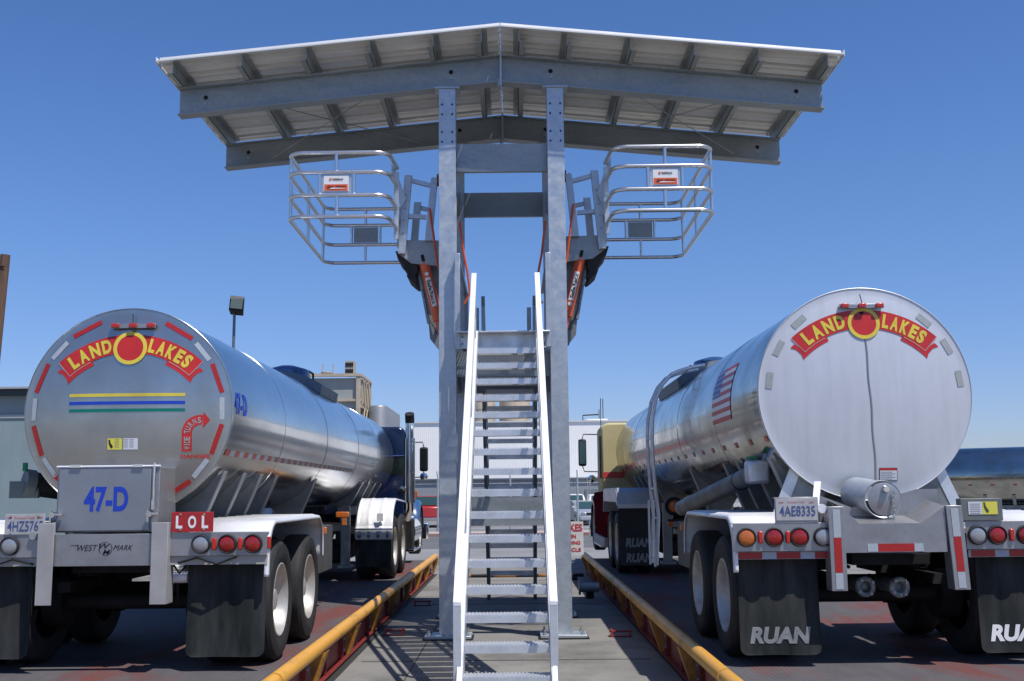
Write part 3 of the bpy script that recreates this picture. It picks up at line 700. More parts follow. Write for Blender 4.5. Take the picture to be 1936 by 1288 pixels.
def tank_trailer(label, cx, ty, tr, zc, tl, kind, yb, side_in, bx=None, axles=(9.15, 10.40), side_tape=True, head_decals=True, group='stainless tank trailers'):
    """cx tank axis, ty rear head, tr radius, zc axis height, tl length, yb rear bar, side_in = +1 when its inner side faces +x"""
    T = thing('tank_trailer', label, 'tank trailer', (cx, ty, DZ), group)
    bx = cx if bx is None else bx
    A = kind == 'A'
    tm = tankm if kind == 'A' else tankr
    # shell with slightly raised seams
    prof = [(0, tr)]
    seams = [2.1, 4.6, 7.3, 9.6]
    for q in seams:
        if q < tl - .3: prof += [(q - .012, tr), (q - .010, tr + .003), (q + .010, tr + .003), (q + .012, tr)]
    prof += [(tl - .16, tr), (tl - .08, tr * .985), (tl - .02, tr * .94), (tl, tr * .88), (tl + .05, tr * .6), (tl + .07, 0)]
    sh = MB().lathe(prof, 'Y', (cx, ty + .02, zc), 128).build('tank_shell', tm, T, ang=20)
    # rear head: shallow dish with rolled rim
    dep = .085 if A else .05
    def hy(r): return ty - dep * (1 - (min(r, tr) / tr) ** 2) + .01
    hp = [(.05, tr + .003), (.0, tr + .004), (-.002, tr + .001), (.004, tr - .003)] + [(hy(tr * k / 24) - ty, tr * k / 24) for k in range(23, -1, -1)]
    hd = MB().lathe(hp, 'Y', (cx, ty, zc), 128).build('rear_head', headr if kind == 'B' else headl, T, ang=25)
    def H(off):
        return lambda u, v: (cx + u, hy(math.hypot(u, v)) - off, zc + v)
    def dense(mb, pts_fn, nu, nv): 
        mb.add([pts_fn(i / nu, j / nv) for i in range(nu + 1) for j in range(nv + 1)],
               [(i * (nv + 1) + j, i * (nv + 1) + j + 1, (i + 1) * (nv + 1) + j + 1, (i + 1) * (nv + 1) + j) for i in range(nu) for j in range(nv)])
    if head_decals:
        kx = 1.0
        oy = .512 if A else .58                        # ring centre above the axis
        rr = .134 if A else .130
        k = 1.0 if A else 1.03
        # banner: an arc below the ring centre
        rc = .80 * k; zc0 = oy + .035 - rc             # arc centre height relative to axis
        F = lambda off: (lambda u, v: H(off)(u + .012, v))
        def bend(off): return lambda u, v: F(off)(u, v + zc0)
        ra, rb = rc - .075 * k, rc + .078 * k; am = .735
        for s_ in (-1, 1):                             # tails first
            t = MB(); aa = am + .075; a_in = am - .30
            n = 14; vs = []
            for i in range(n + 1):
                a = a_in + (aa - a_in) * i / n; nt_ = 0 if i < n else .0
                top = rb - .052 if a > am - .0 else ra + .02
                lo = ra - .038
                vs += [bend(.0035)(s_ * lo * sin(a), lo * cos(a)), bend(.0035)(s_ * top * sin(a), top * cos(a))]
            # notch
            mid = (ra - .038 + rb - .052) / 2; an = aa - .045
            vs.append(bend(.0035)(s_ * mid * sin(an), mid * cos(an)))
            fs = [(2 * i, 2 * i + 1, 2 * i + 3, 2 * i + 2) for i in range(n - 1)] + [(2 * n - 2, 2 * n - 1, 2 * n + 2), (2 * n - 2, 2 * n + 2, 2 * n), (2 * n - 1, 2 * n + 1, 2 * n + 2)]
            t.add(vs, fs); t.build('banner_tail', logored, hd)
        t = MB(); arc_ribbon(t, ra, rb, -am, am, bend(.0055)); t.build('logo_banner', logored, hd)
        t = MB()
        for s_ in (-1, 1):
            arc_ribbon(t, ra - .005, ra, s_ * (am - .28), s_ * am, bend(.0065), 14); arc_ribbon(t, ra - .004, rb, s_ * (am + .004), s_ * (am - .002), bend(.0067), 3)
        t.build('banner_line', logoline, hd)
        # lettering, each letter turned along the arc
        def letters(word, a0, a1, ws, drops=None):
            tt = MB(); tot = sum(ws); a = a0
            for ch, w_ in zip(word, ws):
                da = (a1 - a0) * w_ / tot; am_ = a + da / 2; wid = abs(da) * rc * .80
                hh = .116 * k
                v, f, tw, th = glyphs(ch, 1, .05)
                vs = []
                for p, q in v:
                    u_ = p * wid / tw; v_ = q * hh / th + (0.0)
                    # narrower towards the foot of the letter, as in the banner's own lettering
                    ang = am_ + u_ / rc; r_ = rc + v_; vs.append(bend(.0078)(r_ * sin(ang), r_ * cos(ang)))
                tt.add(vs, f); a += da
            return tt
        letters('LAND', -.665, -.185, (.9, 1.12, 1.12, 1.05)).build('logo_lettering', logoyel, hd)
        letters('LAKES', .185, .665, (.82, 1.05, 1.02, .92, .92)).build('logo_lettering', logoyel, hd)
        t = MB(); t.add([F(.0086)(0, oy)] + [F(.0086)(rr * .99 * q / 4 * sin(2 * pi * i / 40), oy + rr * .99 * q / 4 * cos(2 * pi * i / 40)) for q in range(1, 5) for i in range(40)],
                        [(0, 1 + i, 1 + (i + 1) % 40) for i in range(40)] + [(1 + (q - 1) * 40 + i, 1 + (q - 1) * 40 + (i + 1) % 40, 1 + q * 40 + (i + 1) % 40, 1 + q * 40 + i) for q in range(1, 4) for i in range(40)])
        t.build('logo_disc', logored, hd)
        t = MB(); t.add([F(.0098)(r_ * sin(2 * pi * i / 48), oy + r_ * cos(2 * pi * i / 48)) for r_ in (rr * .80, rr * 1.03) for i in range(48)], [(i, (i + 1) % 48, 48 + (i + 1) % 48, 48 + i) for i in range(48)])
        t.build('logo_ring', logoyel, hd)
        # conspicuity tape round the rim
        def tape(a, m_, ln=.155, r_=None, wd=.038):
            r_ = (tr * .905) if r_ is None else r_; t = MB(); ca, sa = cos(R(a)), sin(R(a))
            c0 = Vector((r_ * sa, r_ * ca)); d = Vector((ca, -sa)); e = Vector((sa, ca))
            def pf(i, j):
                p = c0 + d * (i - .5) * ln + e * (j - .5) * wd; return H(.004)(p.x, p.y)
            dense(t, pf, 8, 1); t.build('reflective_tape', m_, hd)
        if A:
            for a, m_ in ((31, redt), (51, wht), (70, redt), (89, wht), (108, redt), (128, wht), (147, redt), (-28, redt), (-49, wht), (-69, redt), (-88.5, wht), (-108, redt), (-126, wht), (-141, redt)): tape(a, m_, .255 if m_ is redt else .18)
            for zz, m_ in ((.112, logoyel), (.048, logoblue), (-.012, loggreen)):
                t = MB(); dense(t, lambda i, j: H(.004)(-.465 + .94 * i, zz + .026 * j), 16, 1); t.build('stripe', m_, hd)
            # bent arrow and its words
            t = MB(); ax0, az0 = .445, -.335; vs = []
            n = 12; cxa, cza, r0, r1 = .60, -.185, .065, .145
            vs += [H(.004)(ax0 + .01, az0), H(.004)(ax0 + .09, az0)]
            for i in range(n + 1):
                a = pi - (pi / 2 + .15) * i / n; vs += [H(.004)(cxa + r1 * cos(a), cza + r1 * 1.0 * sin(a)), H(.004)(cxa + r0 * cos(a), cza + r0 * sin(a))]
            t.add(vs, [(2 * i, 2 * i + 1, 2 * i + 3, 2 * i + 2) for i in range(n + 1)])
            t.add([H(.004)(.622, -.015), H(.004)(.675, -.082), H(.004)(.617, -.150)], [(0, 1, 2)]); t.build('warning_arrow', logored, hd)
            t = MB(); w1 = 'WIDE TURNS'; path = []; t_all = []
            for i in range(60):
                s_ = i / 59
                if s_ < .55: path.append((.497, az0 + .02 + s_ / .55 * .14, pi / 2))
                else:
                    a = pi - (pi / 2 + .1) * (s_ - .55) / .45; path.append((cxa + .103 * cos(a), cza + .103 * sin(a), a - pi / 2))
            for i, ch in enumerate(w1):
                if ch == ' ':
                    t.build('arrow_word', gryt, hd); t = MB(); continue
                px_, pz_, an = path[int((i + .5) / len(w1) * 59)]; v, f, tw, th = glyphs(ch, 1, .02)
                kk = .026 / tw if ch != 'I' else .008 / tw
                t.add([H(.0055)(px_ + p * kk * cos(an) - q * .048 / th * sin(an), pz_ + p * kk * sin(an) + q * .048 / th * cos(an)) for p, q in v], f)
            t.build('arrow_word', gryt, hd)
            t = MB(); text_on(t, 'DANGER', .235, .032, lambda u, v: H(.004)(.565 + u, -.375 + v), .03); t.build('warning_lettering', logored, hd)
            for x0, m_ in ((-.135, ylab), (-.008, wlab)):
                t = MB(); dense(t, lambda i, j: H(.004)(x0 + .118 * i, -.315 + .09 * j), 3, 2); lb = t.build('inspection_sticker', m_, hd)
                t = MB()
                for q in range(5):
                    for kx_ in ((.5,) if m_ is ylab else (.03, .42)):
                        t.add([H(.0055)(x0 + .118 * a_, -.315 + b_) for a_, b_ in ((kx_, .018 + q * .015), (kx_ + .3, .018 + q * .015), (kx_ + .3, .022 + q * .015), (kx_, .022 + q * .015))], [(0, 1, 2, 3)])
                t.build('small_print', mat('small print', (.25, .25, .25), .6), lb)
                if m_ is ylab:
                    t = MB(); t.add([H(.0058)(x0 + a_, -.315 + b_) for a_, b_ in ((.008, .078), (.022, .078), (.024, .055), (.045, .025), (.040, .012), (.026, .014), (.012, .045))], [(0, 1, 2, 3, 4, 5, 6)]); t.build('state_outline', blackp, lb)
        else:
            for a in (41, 61.5, 82, -41, -61.5, -82): tape(a, gryt, .135, tr - .085, .055)
            t = MB(); n = 20                            # welded centre seam, wandering a little
            pt = [(.015 + .035 * i / n + .004 * sin(i * .9), .45 - 1.26 * i / n) for i in range(n + 1)]
            t.add([H(.0015 + (.004 if j == 1 else 0))(p + (j - 1) * .009, q) for p, q in pt for j in range(3)], [(3 * i + j, 3 * i + j + 1, 3 * i + j + 4, 3 * i + j + 3) for i in range(n) for j in range(2)])
            t.build('head_seam', mat('weld seam', (.30, .3, .31), .45, .6), hd)
            t = MB(); dense(t, lambda i, j: H(.004)(.075 + .15 * i, -.725 + .105 * j), 2, 2); lb = t.build('warning_label', mat('label frame', (.12, .05, .06), .5), hd)
            t = MB(); dense(t, lambda i, j: H(.006)(.080 + .14 * i, -.720 + .078 * j), 2, 2); t.build('label_face', wlab, lb)
            t = MB(); dense(t, lambda i, j: H(.006)(.080 + .14 * i, -.641 + .017 * j), 2, 1); t.build('label_header', logored, lb)
            t = MB()
            for q in range(5): t.add([H(.0075)(.085 + a_ * (1 if q % 2 else .8), -.712 + b_ + q * .014) for a_, b_ in ((0, 0), (.12, 0), (.12, .004), (0, .004))], [(0, 1, 2, 3)])
            t.build('small_print', mat('small print', (.25, .25, .25), .6), lb)
        # marker light bar
        zl = zc + (.695 if A else .725); xl = cx + (.03 if A else .0); yy = hy(.7)
        lbar = MB().box(xl - .185, xl + .185, yy - .034, yy - .028, zl - .02, zl + .016); lbar.box(xl - .185, xl + .185, yy - .028, yy + .0, zl + .010, zl + .016)
        lb = lbar.build('marker_bar', barm, T, bevel=.002)
        MB().box(xl - .12, xl - .09, yy - .0279, yy + .03, zl - .02, zl + .009).build('bracket', blackm, lb); MB().box(xl + .09, xl + .12, yy - .0279, yy + .03, zl - .02, zl + .009).build('bracket', blackm, lb)
        for dx in (-.145, 0, .145): MB().box(xl + dx - .032, xl + dx + .032, yy - .054, yy - .0345, zl - .017, zl + .019).build('marker_light', lensb, lb, bevel=.006)
        t = MB().tube([(xl - .01, yy - .02, zl + .10), (xl, yy - .04, zl + .02)], .004, 6); t.build('wire', blackm, lb)
        t = MB(); t.tube([(xl, yy + .0, zl - .055), (xl, yy - .012, zl - .05)], .02, 12); t.build('grommet', blackm, lb)
    # reflective tape along both sides
    def side(s_, ang, off):       # angle below the horizontal
        r_ = tr + off; return cx + s_ * r_ * cos(ang), zc - r_ * sin(ang)
    if side_tape:
        a0 = math.asin((zc - 1.955) / tr) if A else math.asin((zc - 2.03) / tr)
        for s_ in (-1, 1):
            y = ty + .08; k_ = 0
            while y < ty + tl - .3:
                ln = .152 if A else .11; m_ = (redf if k_ % 2 == 0 else wht) if A else redf
                t = MB(); vs = []
                for yy in (y, y + ln):
                    for da in (-.03, .03): 
                        x, z = side(s_, a0 + da, .0045); vs.append((x, yy, z))
                t.add(vs, [(0, 1, 3, 2)]); t.build('side_tape', m_, sh); y += (.155 if A else .62); k_ += 1
                if k_ > 45: break
    if kind == 'A':       # blue number on the side
        t = MB(); text_on(t, '47-D', .62, .24, lambda u, v: (cx + math.sqrt((tr + .005) ** 2 - v ** 2 * .98), ty + .62 + u, zc + v + .0), .02)
        t = MB()
        v, f, tw, th = glyphs('47-D', 1, .03)
        vs = []
        for p, q in v:
            an = .08 + q * .19 / th / tr; vs.append((cx + (tr + .005) * cos(an), ty + .30 + p * .40 / tw, zc + (tr + .005) * sin(an)))
        t.add(vs, f); t.build('side_number', logoblue, sh)
    if kind == 'B':       # flag decal, hoist edge up
        y0, y1 = 10.25, 11.2; sgn = -1
        def P(y, a): return (cx + sgn * (tr + .0045) * cos(a), y, zc + (tr + .0045) * sin(a))
        a_lo, a_hi = -.14, .48
        for i in range(13):
            t = MB(); ya = y0 + (y1 - y0) * i / 13; yb_ = y0 + (y1 - y0) * (i + 1) / 13
        for i in range(9):                               # stripes run across, top of the decal is the canton end
            pass
        for i in range(13):
            za = a_lo + (a_hi - a_lo) * i / 13; zb = a_lo + (a_hi - a_lo) * (i + 1) / 13; t = MB(); n = 2
            t.add([P(y0, za), P(y1, za), P(y1, (za + zb) / 2), P(y0, (za + zb) / 2), P(y1, zb), P(y0, zb)], [(0, 1, 2, 3), (3, 2, 4, 5)])
            t.build('flag_stripe', flagr if i % 2 == 0 else flagw, sh)
        def P2(y, a): return (cx + sgn * (tr + .0062) * cos(a), y, zc + (tr + .0062) * sin(a))
        t = MB(); za, zb = a_lo + (a_hi - a_lo) * 6 / 13, a_hi; yc = y0 + .56
        t.add([P2(yy, za + (zb - za) * q / 4) for q in range(5) for yy in (yc, y1)], [(2 * q, 2 * q + 1, 2 * q + 3, 2 * q + 2) for q in range(4)]); ct = t.build('flag_canton', flagb, sh)
        t = MB()
        for i in range(6):
            for j in range(5):
                yy = yc + (y1 - yc) * (i + .5) / 6; aa = za + (zb - za) * (j + .5) / 5
                def P3(y, a): return (cx + sgn * (tr + .0078) * cos(a), y, zc + (tr + .0078) * sin(a))
                t.add([P3(yy + .022 * (1 if q % 2 == 0 else .45) * sin(q * pi / 5), aa + .028 * (1 if q % 2 == 0 else .45) * cos(q * pi / 5)) for q in range(10)], [tuple(range(10))])
        st_ = t.build('flag_stars', flagw, ct)
    # manway housing over the crown
    hy0, hy1 = (14.6, 16.0) if A else ((14.9, 17.0) if kind == 'B' else (ty + 5.5, ty + 7))
    n = 20; w_ = .70 if kind != 'B' else .82
    vs = []
    for yy, e in ((hy0, 0), (hy0 + .02, .115), (hy1 - .02, .115), (hy1, 0)):
        for i in range(n + 1):
            a = -w_ + 2 * w_ * i / n; r_ = tr + e - (.0 if abs(a) < w_ - .05 else e); vs.append((cx + (r_ + .004) * sin(a), yy, zc + (r_ + .004) * cos(a)))
    t = MB(); t.add(vs, [(j * (n + 1) + i, j * (n + 1) + i + 1, (j + 1) * (n + 1) + i + 1, (j + 1) * (n + 1) + i) for j in range(3) for i in range(n)])
    hs = t.build('manway_housing', mat('housing grey', (.17, .21, .25), .5, .3, (.12, .15, .18), 3), T, ang=40)
    MB().lathe([(.0, .30), (.13, .30), (.15, .27), (.20, .10), (.205, 0)], 'Z', (cx, (hy0 + hy1) / 2 - .2, zc + tr + .05), 28).build('manway_lid', mat('blue lid', (.05, .12, .28), .3, .5), hs)
    for dx in (-.22, .22): MB().tube([(cx + dx, hy1 - .5, zc + tr + .10), (cx + dx, hy1 - .5, zc + tr + .22), (cx + dx, hy1 - .15, zc + tr + .22), (cx + dx, hy1 - .15, zc + tr + .10)], .016, 6).build('lift_handle', blackm, hs)
    # frame rails, saddles, cross members
    yend = ty + tl - (1.2 if kind != 'B' else 2.2); ybm = zc - tr
    for s_ in (-1, 1):
        rx_ = cx + s_ * .42
        MB().box(rx_ - .045, rx_ + .045, yb + .25, yb + 4.0, 1.13, 1.30).build('frame_rail', framem, T, bevel=.006)
        MB().box(rx_ - .045, rx_ + .045, yend - 2.6, yend + .6, 1.28, 1.42).build('frame_rail', framem, T, bevel=.006)
        for yy in (ty + .28, ty + .95, ty + 1.62, ty + 2.3, ty + 4.5, yend - 2.3, yend - 1.5, yend - .7, yend + .1):
            a1 = R(43); xt = .99 * tr * sin(a1 * 1.28); zt = zc - .99 * tr * cos(a1 * 1.28); a0_ = R(18)
            if yy < ty + 3: zb_ = 1.31
            elif yy < ty + 5: zb_ = 1.30
            else: zb_ = 1.425
            x_in = tr * sin(R(12)) 
            arc = [(cx + s_ * (tr + .002) * sin(R(q)), zc - (tr + .002) * cos(R(q))) for q in range(12, 56, 4)]
            poly = [(rx_ - s_ * .10, zb_), (rx_ + s_ * .09, zb_), (cx + s_ * (tr + .03) * sin(R(56)), zc - (tr + .03) * cos(R(56)))] + list(reversed(arc))
            t = MB(); t.prism(poly, 'Y', yy, yy + .012); sd = t.build('saddle_plate', framem, T)
            p0 = Vector((rx_ + s_ * .09, yy + .03, zb_)); p1 = Vector((cx + s_ * (tr + .03) * sin(R(56)), yy + .03, zc - (tr + .03) * cos(R(56))))
            MB().obox(p0, p1, .09, .012, Vector((1, 0, .4)).cross(Vector((0, 1, 0)))).build('saddle_flange', mat('flange aluminium', (.40, .41, .41), .5, .4, (.3, .31, .31), 5), sd)
    for yy in (yb + .6, yb + 1.4, yb + 2.4, yb + 3.6): MB().box(cx - .374, cx + .374, yy, yy + .07, 1.14, 1.27).build('cross_member', darkm, T)
    # axles, springs and wheels
    for ya in axles:
        MB().tube([(cx - .95, ya, DZ + .48), (cx + .95, ya, DZ + .48)], .065, 16).build('axle', darkm, T)
        for s_ in (-1, 1):
            MB().box(cx + s_ * .42 - .05, cx + s_ * .42 + .05, ya - .35, ya + .35, DZ + .58, DZ + .66).build('spring', darkm, T)
            MB().lathe([(-.07, .14), (-.06, .17), (.06, .17), (.07, .14)], 'Z', (cx + s_ * .42, ya + .15, 1.02), 16).build('air_bag', blackm, T)
            MB().tube([(cx + s_ * .5, ya, DZ + .48), (cx + s_ * .66, ya, DZ + .48)], .20, 20).build('brake_drum', darkm, T)
            tyre_pair(T, cx + s_ * 1.235, ya, DZ + .48, s_)
    MB().box(cx - .30, cx + .30, axles[0] - .5, axles[1] + .9, 1.02, 1.10).build('suspension_frame', blackm, T)
    for s_ in (-1, 1):
        xo = cx + s_ * 1.265
        fender(T, cx, s_, yb + .03, axles[1] + .50, xo, .64)
        f2 = MB().box(xo - .05 if s_ > 0 else xo - .02, xo + .02 if s_ > 0 else xo + .05, axles[1] + .515, axles[1] + .545, 1.22, 1.29).build('fender_lamp', lensa, T, bevel=.008)
    # front end: landing legs, boxes
    for s_ in (-1, 1):
        MB().box(cx + s_ * .72 - .06, cx + s_ * .72 + .06, ty + 6.9, ty + 7.02, .62, 1.45).build('landing_leg', framem, T, bevel=.005)
        MB().box(cx + s_ * .72 - .10, cx + s_ * .72 + .10, ty + 6.84, ty + 7.08, .58, .618).build('landing_foot', framem, T, bevel=.005)
        MB().obox((cx + s_ * .72, ty + 7.1, .9), (cx + s_ * .5, ty + 7.9, 1.35), .05, .05).build('landing_brace', framem, T)
    MB().box(cx - .66, cx + .66, ty + 6.92, ty + 6.99, 1.1, 1.18).build('landing_cross_tube', framem, T)
    MB().box(cx - .55, cx + .55, yend - .9, yend + .7, 1.22, 1.275).build('coupler_plate', darkm, T)
    cb = MB().box(cx + side_in * .64 - .28, cx + side_in * .64 + .28, ty + 3.6, ty + 4.6, .72, 1.25).build('side_cabinet', mat('grey cabinet', (.13, .135, .135), .45, .5, (.09, .09, .09), 4), T, bevel=.012)
    MB().box(cx + side_in * .93 - .003, cx + side_in * .93 + .003, ty + 3.65, ty + 4.55, .77, 1.2).build('cabinet_door', mat('grey cabinet', ()), cb) if 0 else None
    if kind != 'B': MB().box(cx + side_in * 1.02 - .08, cx + side_in * 1.02 + .08, ty + 4.7, ty + 4.74, 1.33, 1.40).build('turn_lamp', lensa, T, bevel=.01)
    if kind != 'B': MB().box(cx + side_in * 1.02 + .0, cx + side_in * 1.02 + .05, ty + 4.70, ty + 4.74, 1.24, 1.325).build('small_lamp', lensa, T)
    MB().obox((cx + side_in * .46, ty + 4.72, 1.27), (cx + side_in * 1.02, ty + 4.72, 1.25), .04, .03).build('lamp_arm', darkm, T)
    for k_ in (-1, 1):
        MB().tube([(cx + k_ * .3, yb + .35, 1.0), (cx + k_ * .32, yb + 1.3, 1.06), (cx + k_ * .28, yb + 2.6, 1.0), (cx + k_ * .3, ty + 5.5, 1.1)], .015, 6).build('air_hose', blackm, T)
    return T, H, hy

def light_bar(T, x0, x1, y, z0, z1, lamps, marks, name='light_bar'):
    a, b = sorted((x0, x1))
    m = MB().box(a, b, y, y + .006, z0, z1); m.box(a, b, y + .0061, y + .09, z1 - .006, z1); m.box(a, b, y + .0061, y + .07, z0, z0 + .006)
    lb = m.build(name, barm, T, bevel=.002)
    zm = (z0 + z1) / 2
    for x, l in lamps: round_lamp(lb, x, y - .001, zm, .062, l, 'round_lamp')
    for x in marks: MB().box(x - .017, x + .017, y - .022, y - .0005, zm - .045, zm + .045).build('marker_lamp', lensb, lb, bevel=.008)
    return lb
def mud_flap(T, x0, x1, y, z0, z1, word=None, m=flapm, wm=palep, wz=None, size=None, side_word=0):
    a, b = sorted((x0, x1)); r = .055; n = 5; nx = 10; nz = 16
    vs = []
    vv_ = [r / (z1 - z0) * (1 - cos(q * pi / 12)) for q in range(7)]; vv_ += [vv_[-1] + (1 - vv_[-1]) * q / (nz - 6) for q in range(1, nz - 5)]
    for k in (0, 1):
        for j in range(nz + 1):
            v = vv_[j]
            ins = 0
            if v * (z1 - z0) < r: 
                q = r - v * (z1 - z0); ins = r - math.sqrt(max(0, r * r - q * q))
            for i in range(nx + 1):
                u = i / nx; x = (a + ins) + (b - a - 2 * ins) * u
                vs.append((x, y + .008 * k + .012 * sin(u * 5 + v) * (1 - v) - .02 * (1 - v) ** 2, z0 + (z1 - z0) * v))
    N = (nx + 1) * (nz + 1); fs = []
    for k in (0, 1):
        for j in range(nz):
            for i in range(nx):
                q = k * N + j * (nx + 1) + i; f = (q, q + 1, q + nx + 2, q + nx + 1); fs.append(f if k == 0 else f[::-1])
    f = MB(); f.add(vs, fs); o = f.build('mud_flap', m, T)
    MB().box(a, b, y - .012, y - .001, z1 - .004, z1 + .05).build('flap_hanger', barm, o)
    if word:
        t = MB(); w, h = size; c = (a + b) / 2 + side_word
        def fn(u, v):
            x = c + u; z = wz + v; uu = (x - a) / (b - a); vv = (z - z0) / (z1 - z0)
            return (x, y + .012 * sin(uu * 5 + vv) * (1 - vv) - .02 * (1 - vv) ** 2 - .004, z)
        text_on(t, word, w, h, fn, .05, .18); t.build('flap_lettering', wm, o)
    return o
def number_plate(T, xc, y, zc_, w, h, txt, face=None, ink=None):
    face = face or mat('plate white', (.44, .44, .45), .45, 0, (.34, .34, .34), 8); ink = ink or plateb
    p = MB().box(xc - w / 2, xc + w / 2, y, y + .004, zc_ - h / 2, zc_ + h / 2).build('number_plate', face, T, bevel=.003)
    return p

# left trailer
LT, LH, Lhy = tank_trailer('polished tank trailer with blue, green and yellow stripes and a 47-D cabinet at its rear', -3.14, 8.9, .845, 2.295, 12.15, 'A', 8.45, 1)
bl = 8.45
for s_ in (-1, 1):
    c = -3.115
    x0, x1 = c + s_ * .49, c + s_ * 1.228
    la = [(c + s_ * .727, lensw), (c + s_ * .927, lensr), (c + s_ * 1.122, lensr)]
    light_bar(LT, x0, x1, bl, 1.152, 1.328, la, [c + s_ * .827, c + s_ * 1.025])
    xs = c + s_ * .43
    MB().box(xs - .062, xs + .062, bl - .07, bl - .062, .80, 1.407).box(xs + (.054 if s_ > 0 else -.062), xs + (.062 if s_ > 0 else -.054), bl - .0619, bl + .10, .80, 1.407).build('bumper_upright', mat('upright aluminium', (.42, .41, .395), .5, .2, (.34, .33, .32), 4, .0004, 60), LT, bevel=.003)
    MB().box(min(x0, x1), max(x0, x1), bl + .02, bl + .06, 1.085, 1.15).build('flap_rail', mat('flap rail', (.4, .38, .33), .6), LT)
    mud_flap(LT, c + s_ * .60, c + s_ * 1.20, bl + .125, .39, 1.11)
    MB().box(c + s_ * 1.235 - .012, c + s_ * 1.235 + .012, bl + .02, bl + .06, 1.20, 1.29).build('side_marker', lensb, LT, bevel=.004)
    MB().tube([(c + s_ * .55, bl + .02, 1.10), (c + s_ * .70, bl - .01, 1.14), (c + s_ * .85, bl - .01, 1.09), (c + s_ * 1.0, bl + .0, 1.145)], .008, 6).build('lamp_cable', blackm, LT)
pn = MB().box(-3.53, -2.70, bl - .045, bl - .037, 1.085, 1.324).build('bumper_panel', barm, LT, bevel=.003)
t = MB(); F = lambda cx_: (lambda u, v: (cx_ + u, bl - .048, 1.222 + v)); text_on(t, 'WEST', .155, .045, F(-3.235), 0, .3); text_on(t, 'MARK', .15, .04, F(-2.965), 0, .4)
v, f, tw, th = glyphs('W', 1, .01, .3); t.add([(-3.105 + p * .08, bl - .048, 1.235 + q * .055) for p, q in v], f); v, f, tw, th = glyphs('M', 1, .01, .3); t.add([(-3.09 + p * .07, bl - .048, 1.19 + q * .05) for p, q in v], f)
t.add([(-3.098 + r_ * cos(a * pi / 16), bl - .048, 1.215 + r_ * sin(a * pi / 16)) for r_ in (.047, .051) for a in range(32)], [(i, (i + 1) % 32, 32 + (i + 1) % 32, 32 + i) for i in range(32) if i not in (4, 5, 20, 21)])
t.add([(-3.36, bl - .048, 1.238), (-3.30, bl - .048, 1.24), (-3.30, bl - .048, 1.246), (-3.36, bl - .048, 1.242)], [(0, 1, 2, 3)])
t.build('maker_lettering', blackp, pn)
# cabinet
cab_ = MB().box(-3.525, -2.735, 8.50, 8.92, 1.335, 1.83).build('rear_cabinet', barm, LT, bevel=.006)
dr = MB().box(-3.51, -2.80, 8.488, 8.4995, 1.345, 1.825).build('cabinet_door', mat('satin door', (.36, .37, .39), .4, .65, (.30, .31, .33), 2.5, .0008, 6), cab_, bevel=.004)
MB().tube([(-3.53, 8.49, 1.835), (-2.73, 8.49, 1.835)], .009, 8).build('door_hinge_rod', alub, cab_)
for xh in (-3.38, -2.90): MB().box(xh - .04, xh + .04, 8.47, 8.50, 1.828, 1.85).build('hinge', chrome, cab_)
t = MB(); text_on(t, '47-D', .34, .195, lambda u, v: (-3.14 + u, 8.486, 1.585 + v), .035, 0); t.build('cabinet_number', logoblue, dr)
MB().tube([(-2.77, 8.47, 1.50), (-2.77, 8.47, 1.86)], .007, 8).build('latch_rod', chrome, cab_)
for xh in (-3.53, -2.79):
    h_ = MB().tube([(xh, 8.48, 1.47), (xh, 8.43, 1.47)], .022, 10); h_.obox((xh - .01, 8.44, 1.50), (xh - .01, 8.44, 1.41), .012, .02); h_.obox((xh, 8.46, 1.47), (xh + .07, 8.46, 1.475), .02, .015); h_.build('cabinet_latch', chrome, cab_)
MB().box(-2.785, -2.76, 8.46, 8.485, 1.50, 1.58).build('padlock', chrome, cab_, bevel=.004)
# red LOL plate and number plate
lp = MB().box(-2.615, -2.295, 8.43, 8.435, 1.332, 1.482).build('red_plate', mat('plate red', (.42, .02, .02), .4, 0, (.34, .02, .02), 9), LT, bevel=.003)
t = MB()
for i, ch in enumerate('LOL'): text_on(t, ch, .05 if ch == 'L' else .062, .095, lambda u, v, x=(-2.555, -2.456, -2.358)[i]: (x + u, 8.427, 1.407 + v), .04)
t.build('plate_lettering', whitep, lp)
for x in (-2.545, -2.365):
    for z in (1.352, 1.465): MB().lathe([(-.005, 0), (-.005, .007), (0, .007)], 'Y', (x, 8.43, z), 8).build('plate_screw', chrome, lp)
np_ = number_plate(LT, -3.735, 8.44, 1.402, .305, .155, '')
t = MB(); text_on(t, '4HZ5768', .27, .078, lambda u, v: (-3.73 + u, 8.437, 1.39 + v), .01); t.build('plate_lettering', plateb, np_)
t = MB(); text_on(t, 'Permanent Trailer', .16, .017, lambda u, v: (-3.735 + u, 8.437, 1.452 + v), 0)
for x in (-3.85, -3.62): t.add([(x - .018, 8.437, 1.45), (x + .018, 8.437, 1.45), (x + .018, 8.437, 1.456), (x - .018, 8.437, 1.456)], [(0, 1, 2, 3)])
t.build('plate_header', logored, np_)
for x in (-3.84, -3.63):
    for z in (1.34, 1.468): MB().lathe([(-.006, 0), (-.006, .008), (0, .008)], 'Y', (x, 8.438, z), 8).build('plate_screw', chrome, np_)
MB().lathe([(-.03, 0), (-.03, .03), (0, .035)], 'Y', (-3.66, 8.45, 1.315), 14).build('plate_lamp', lensw, LT)
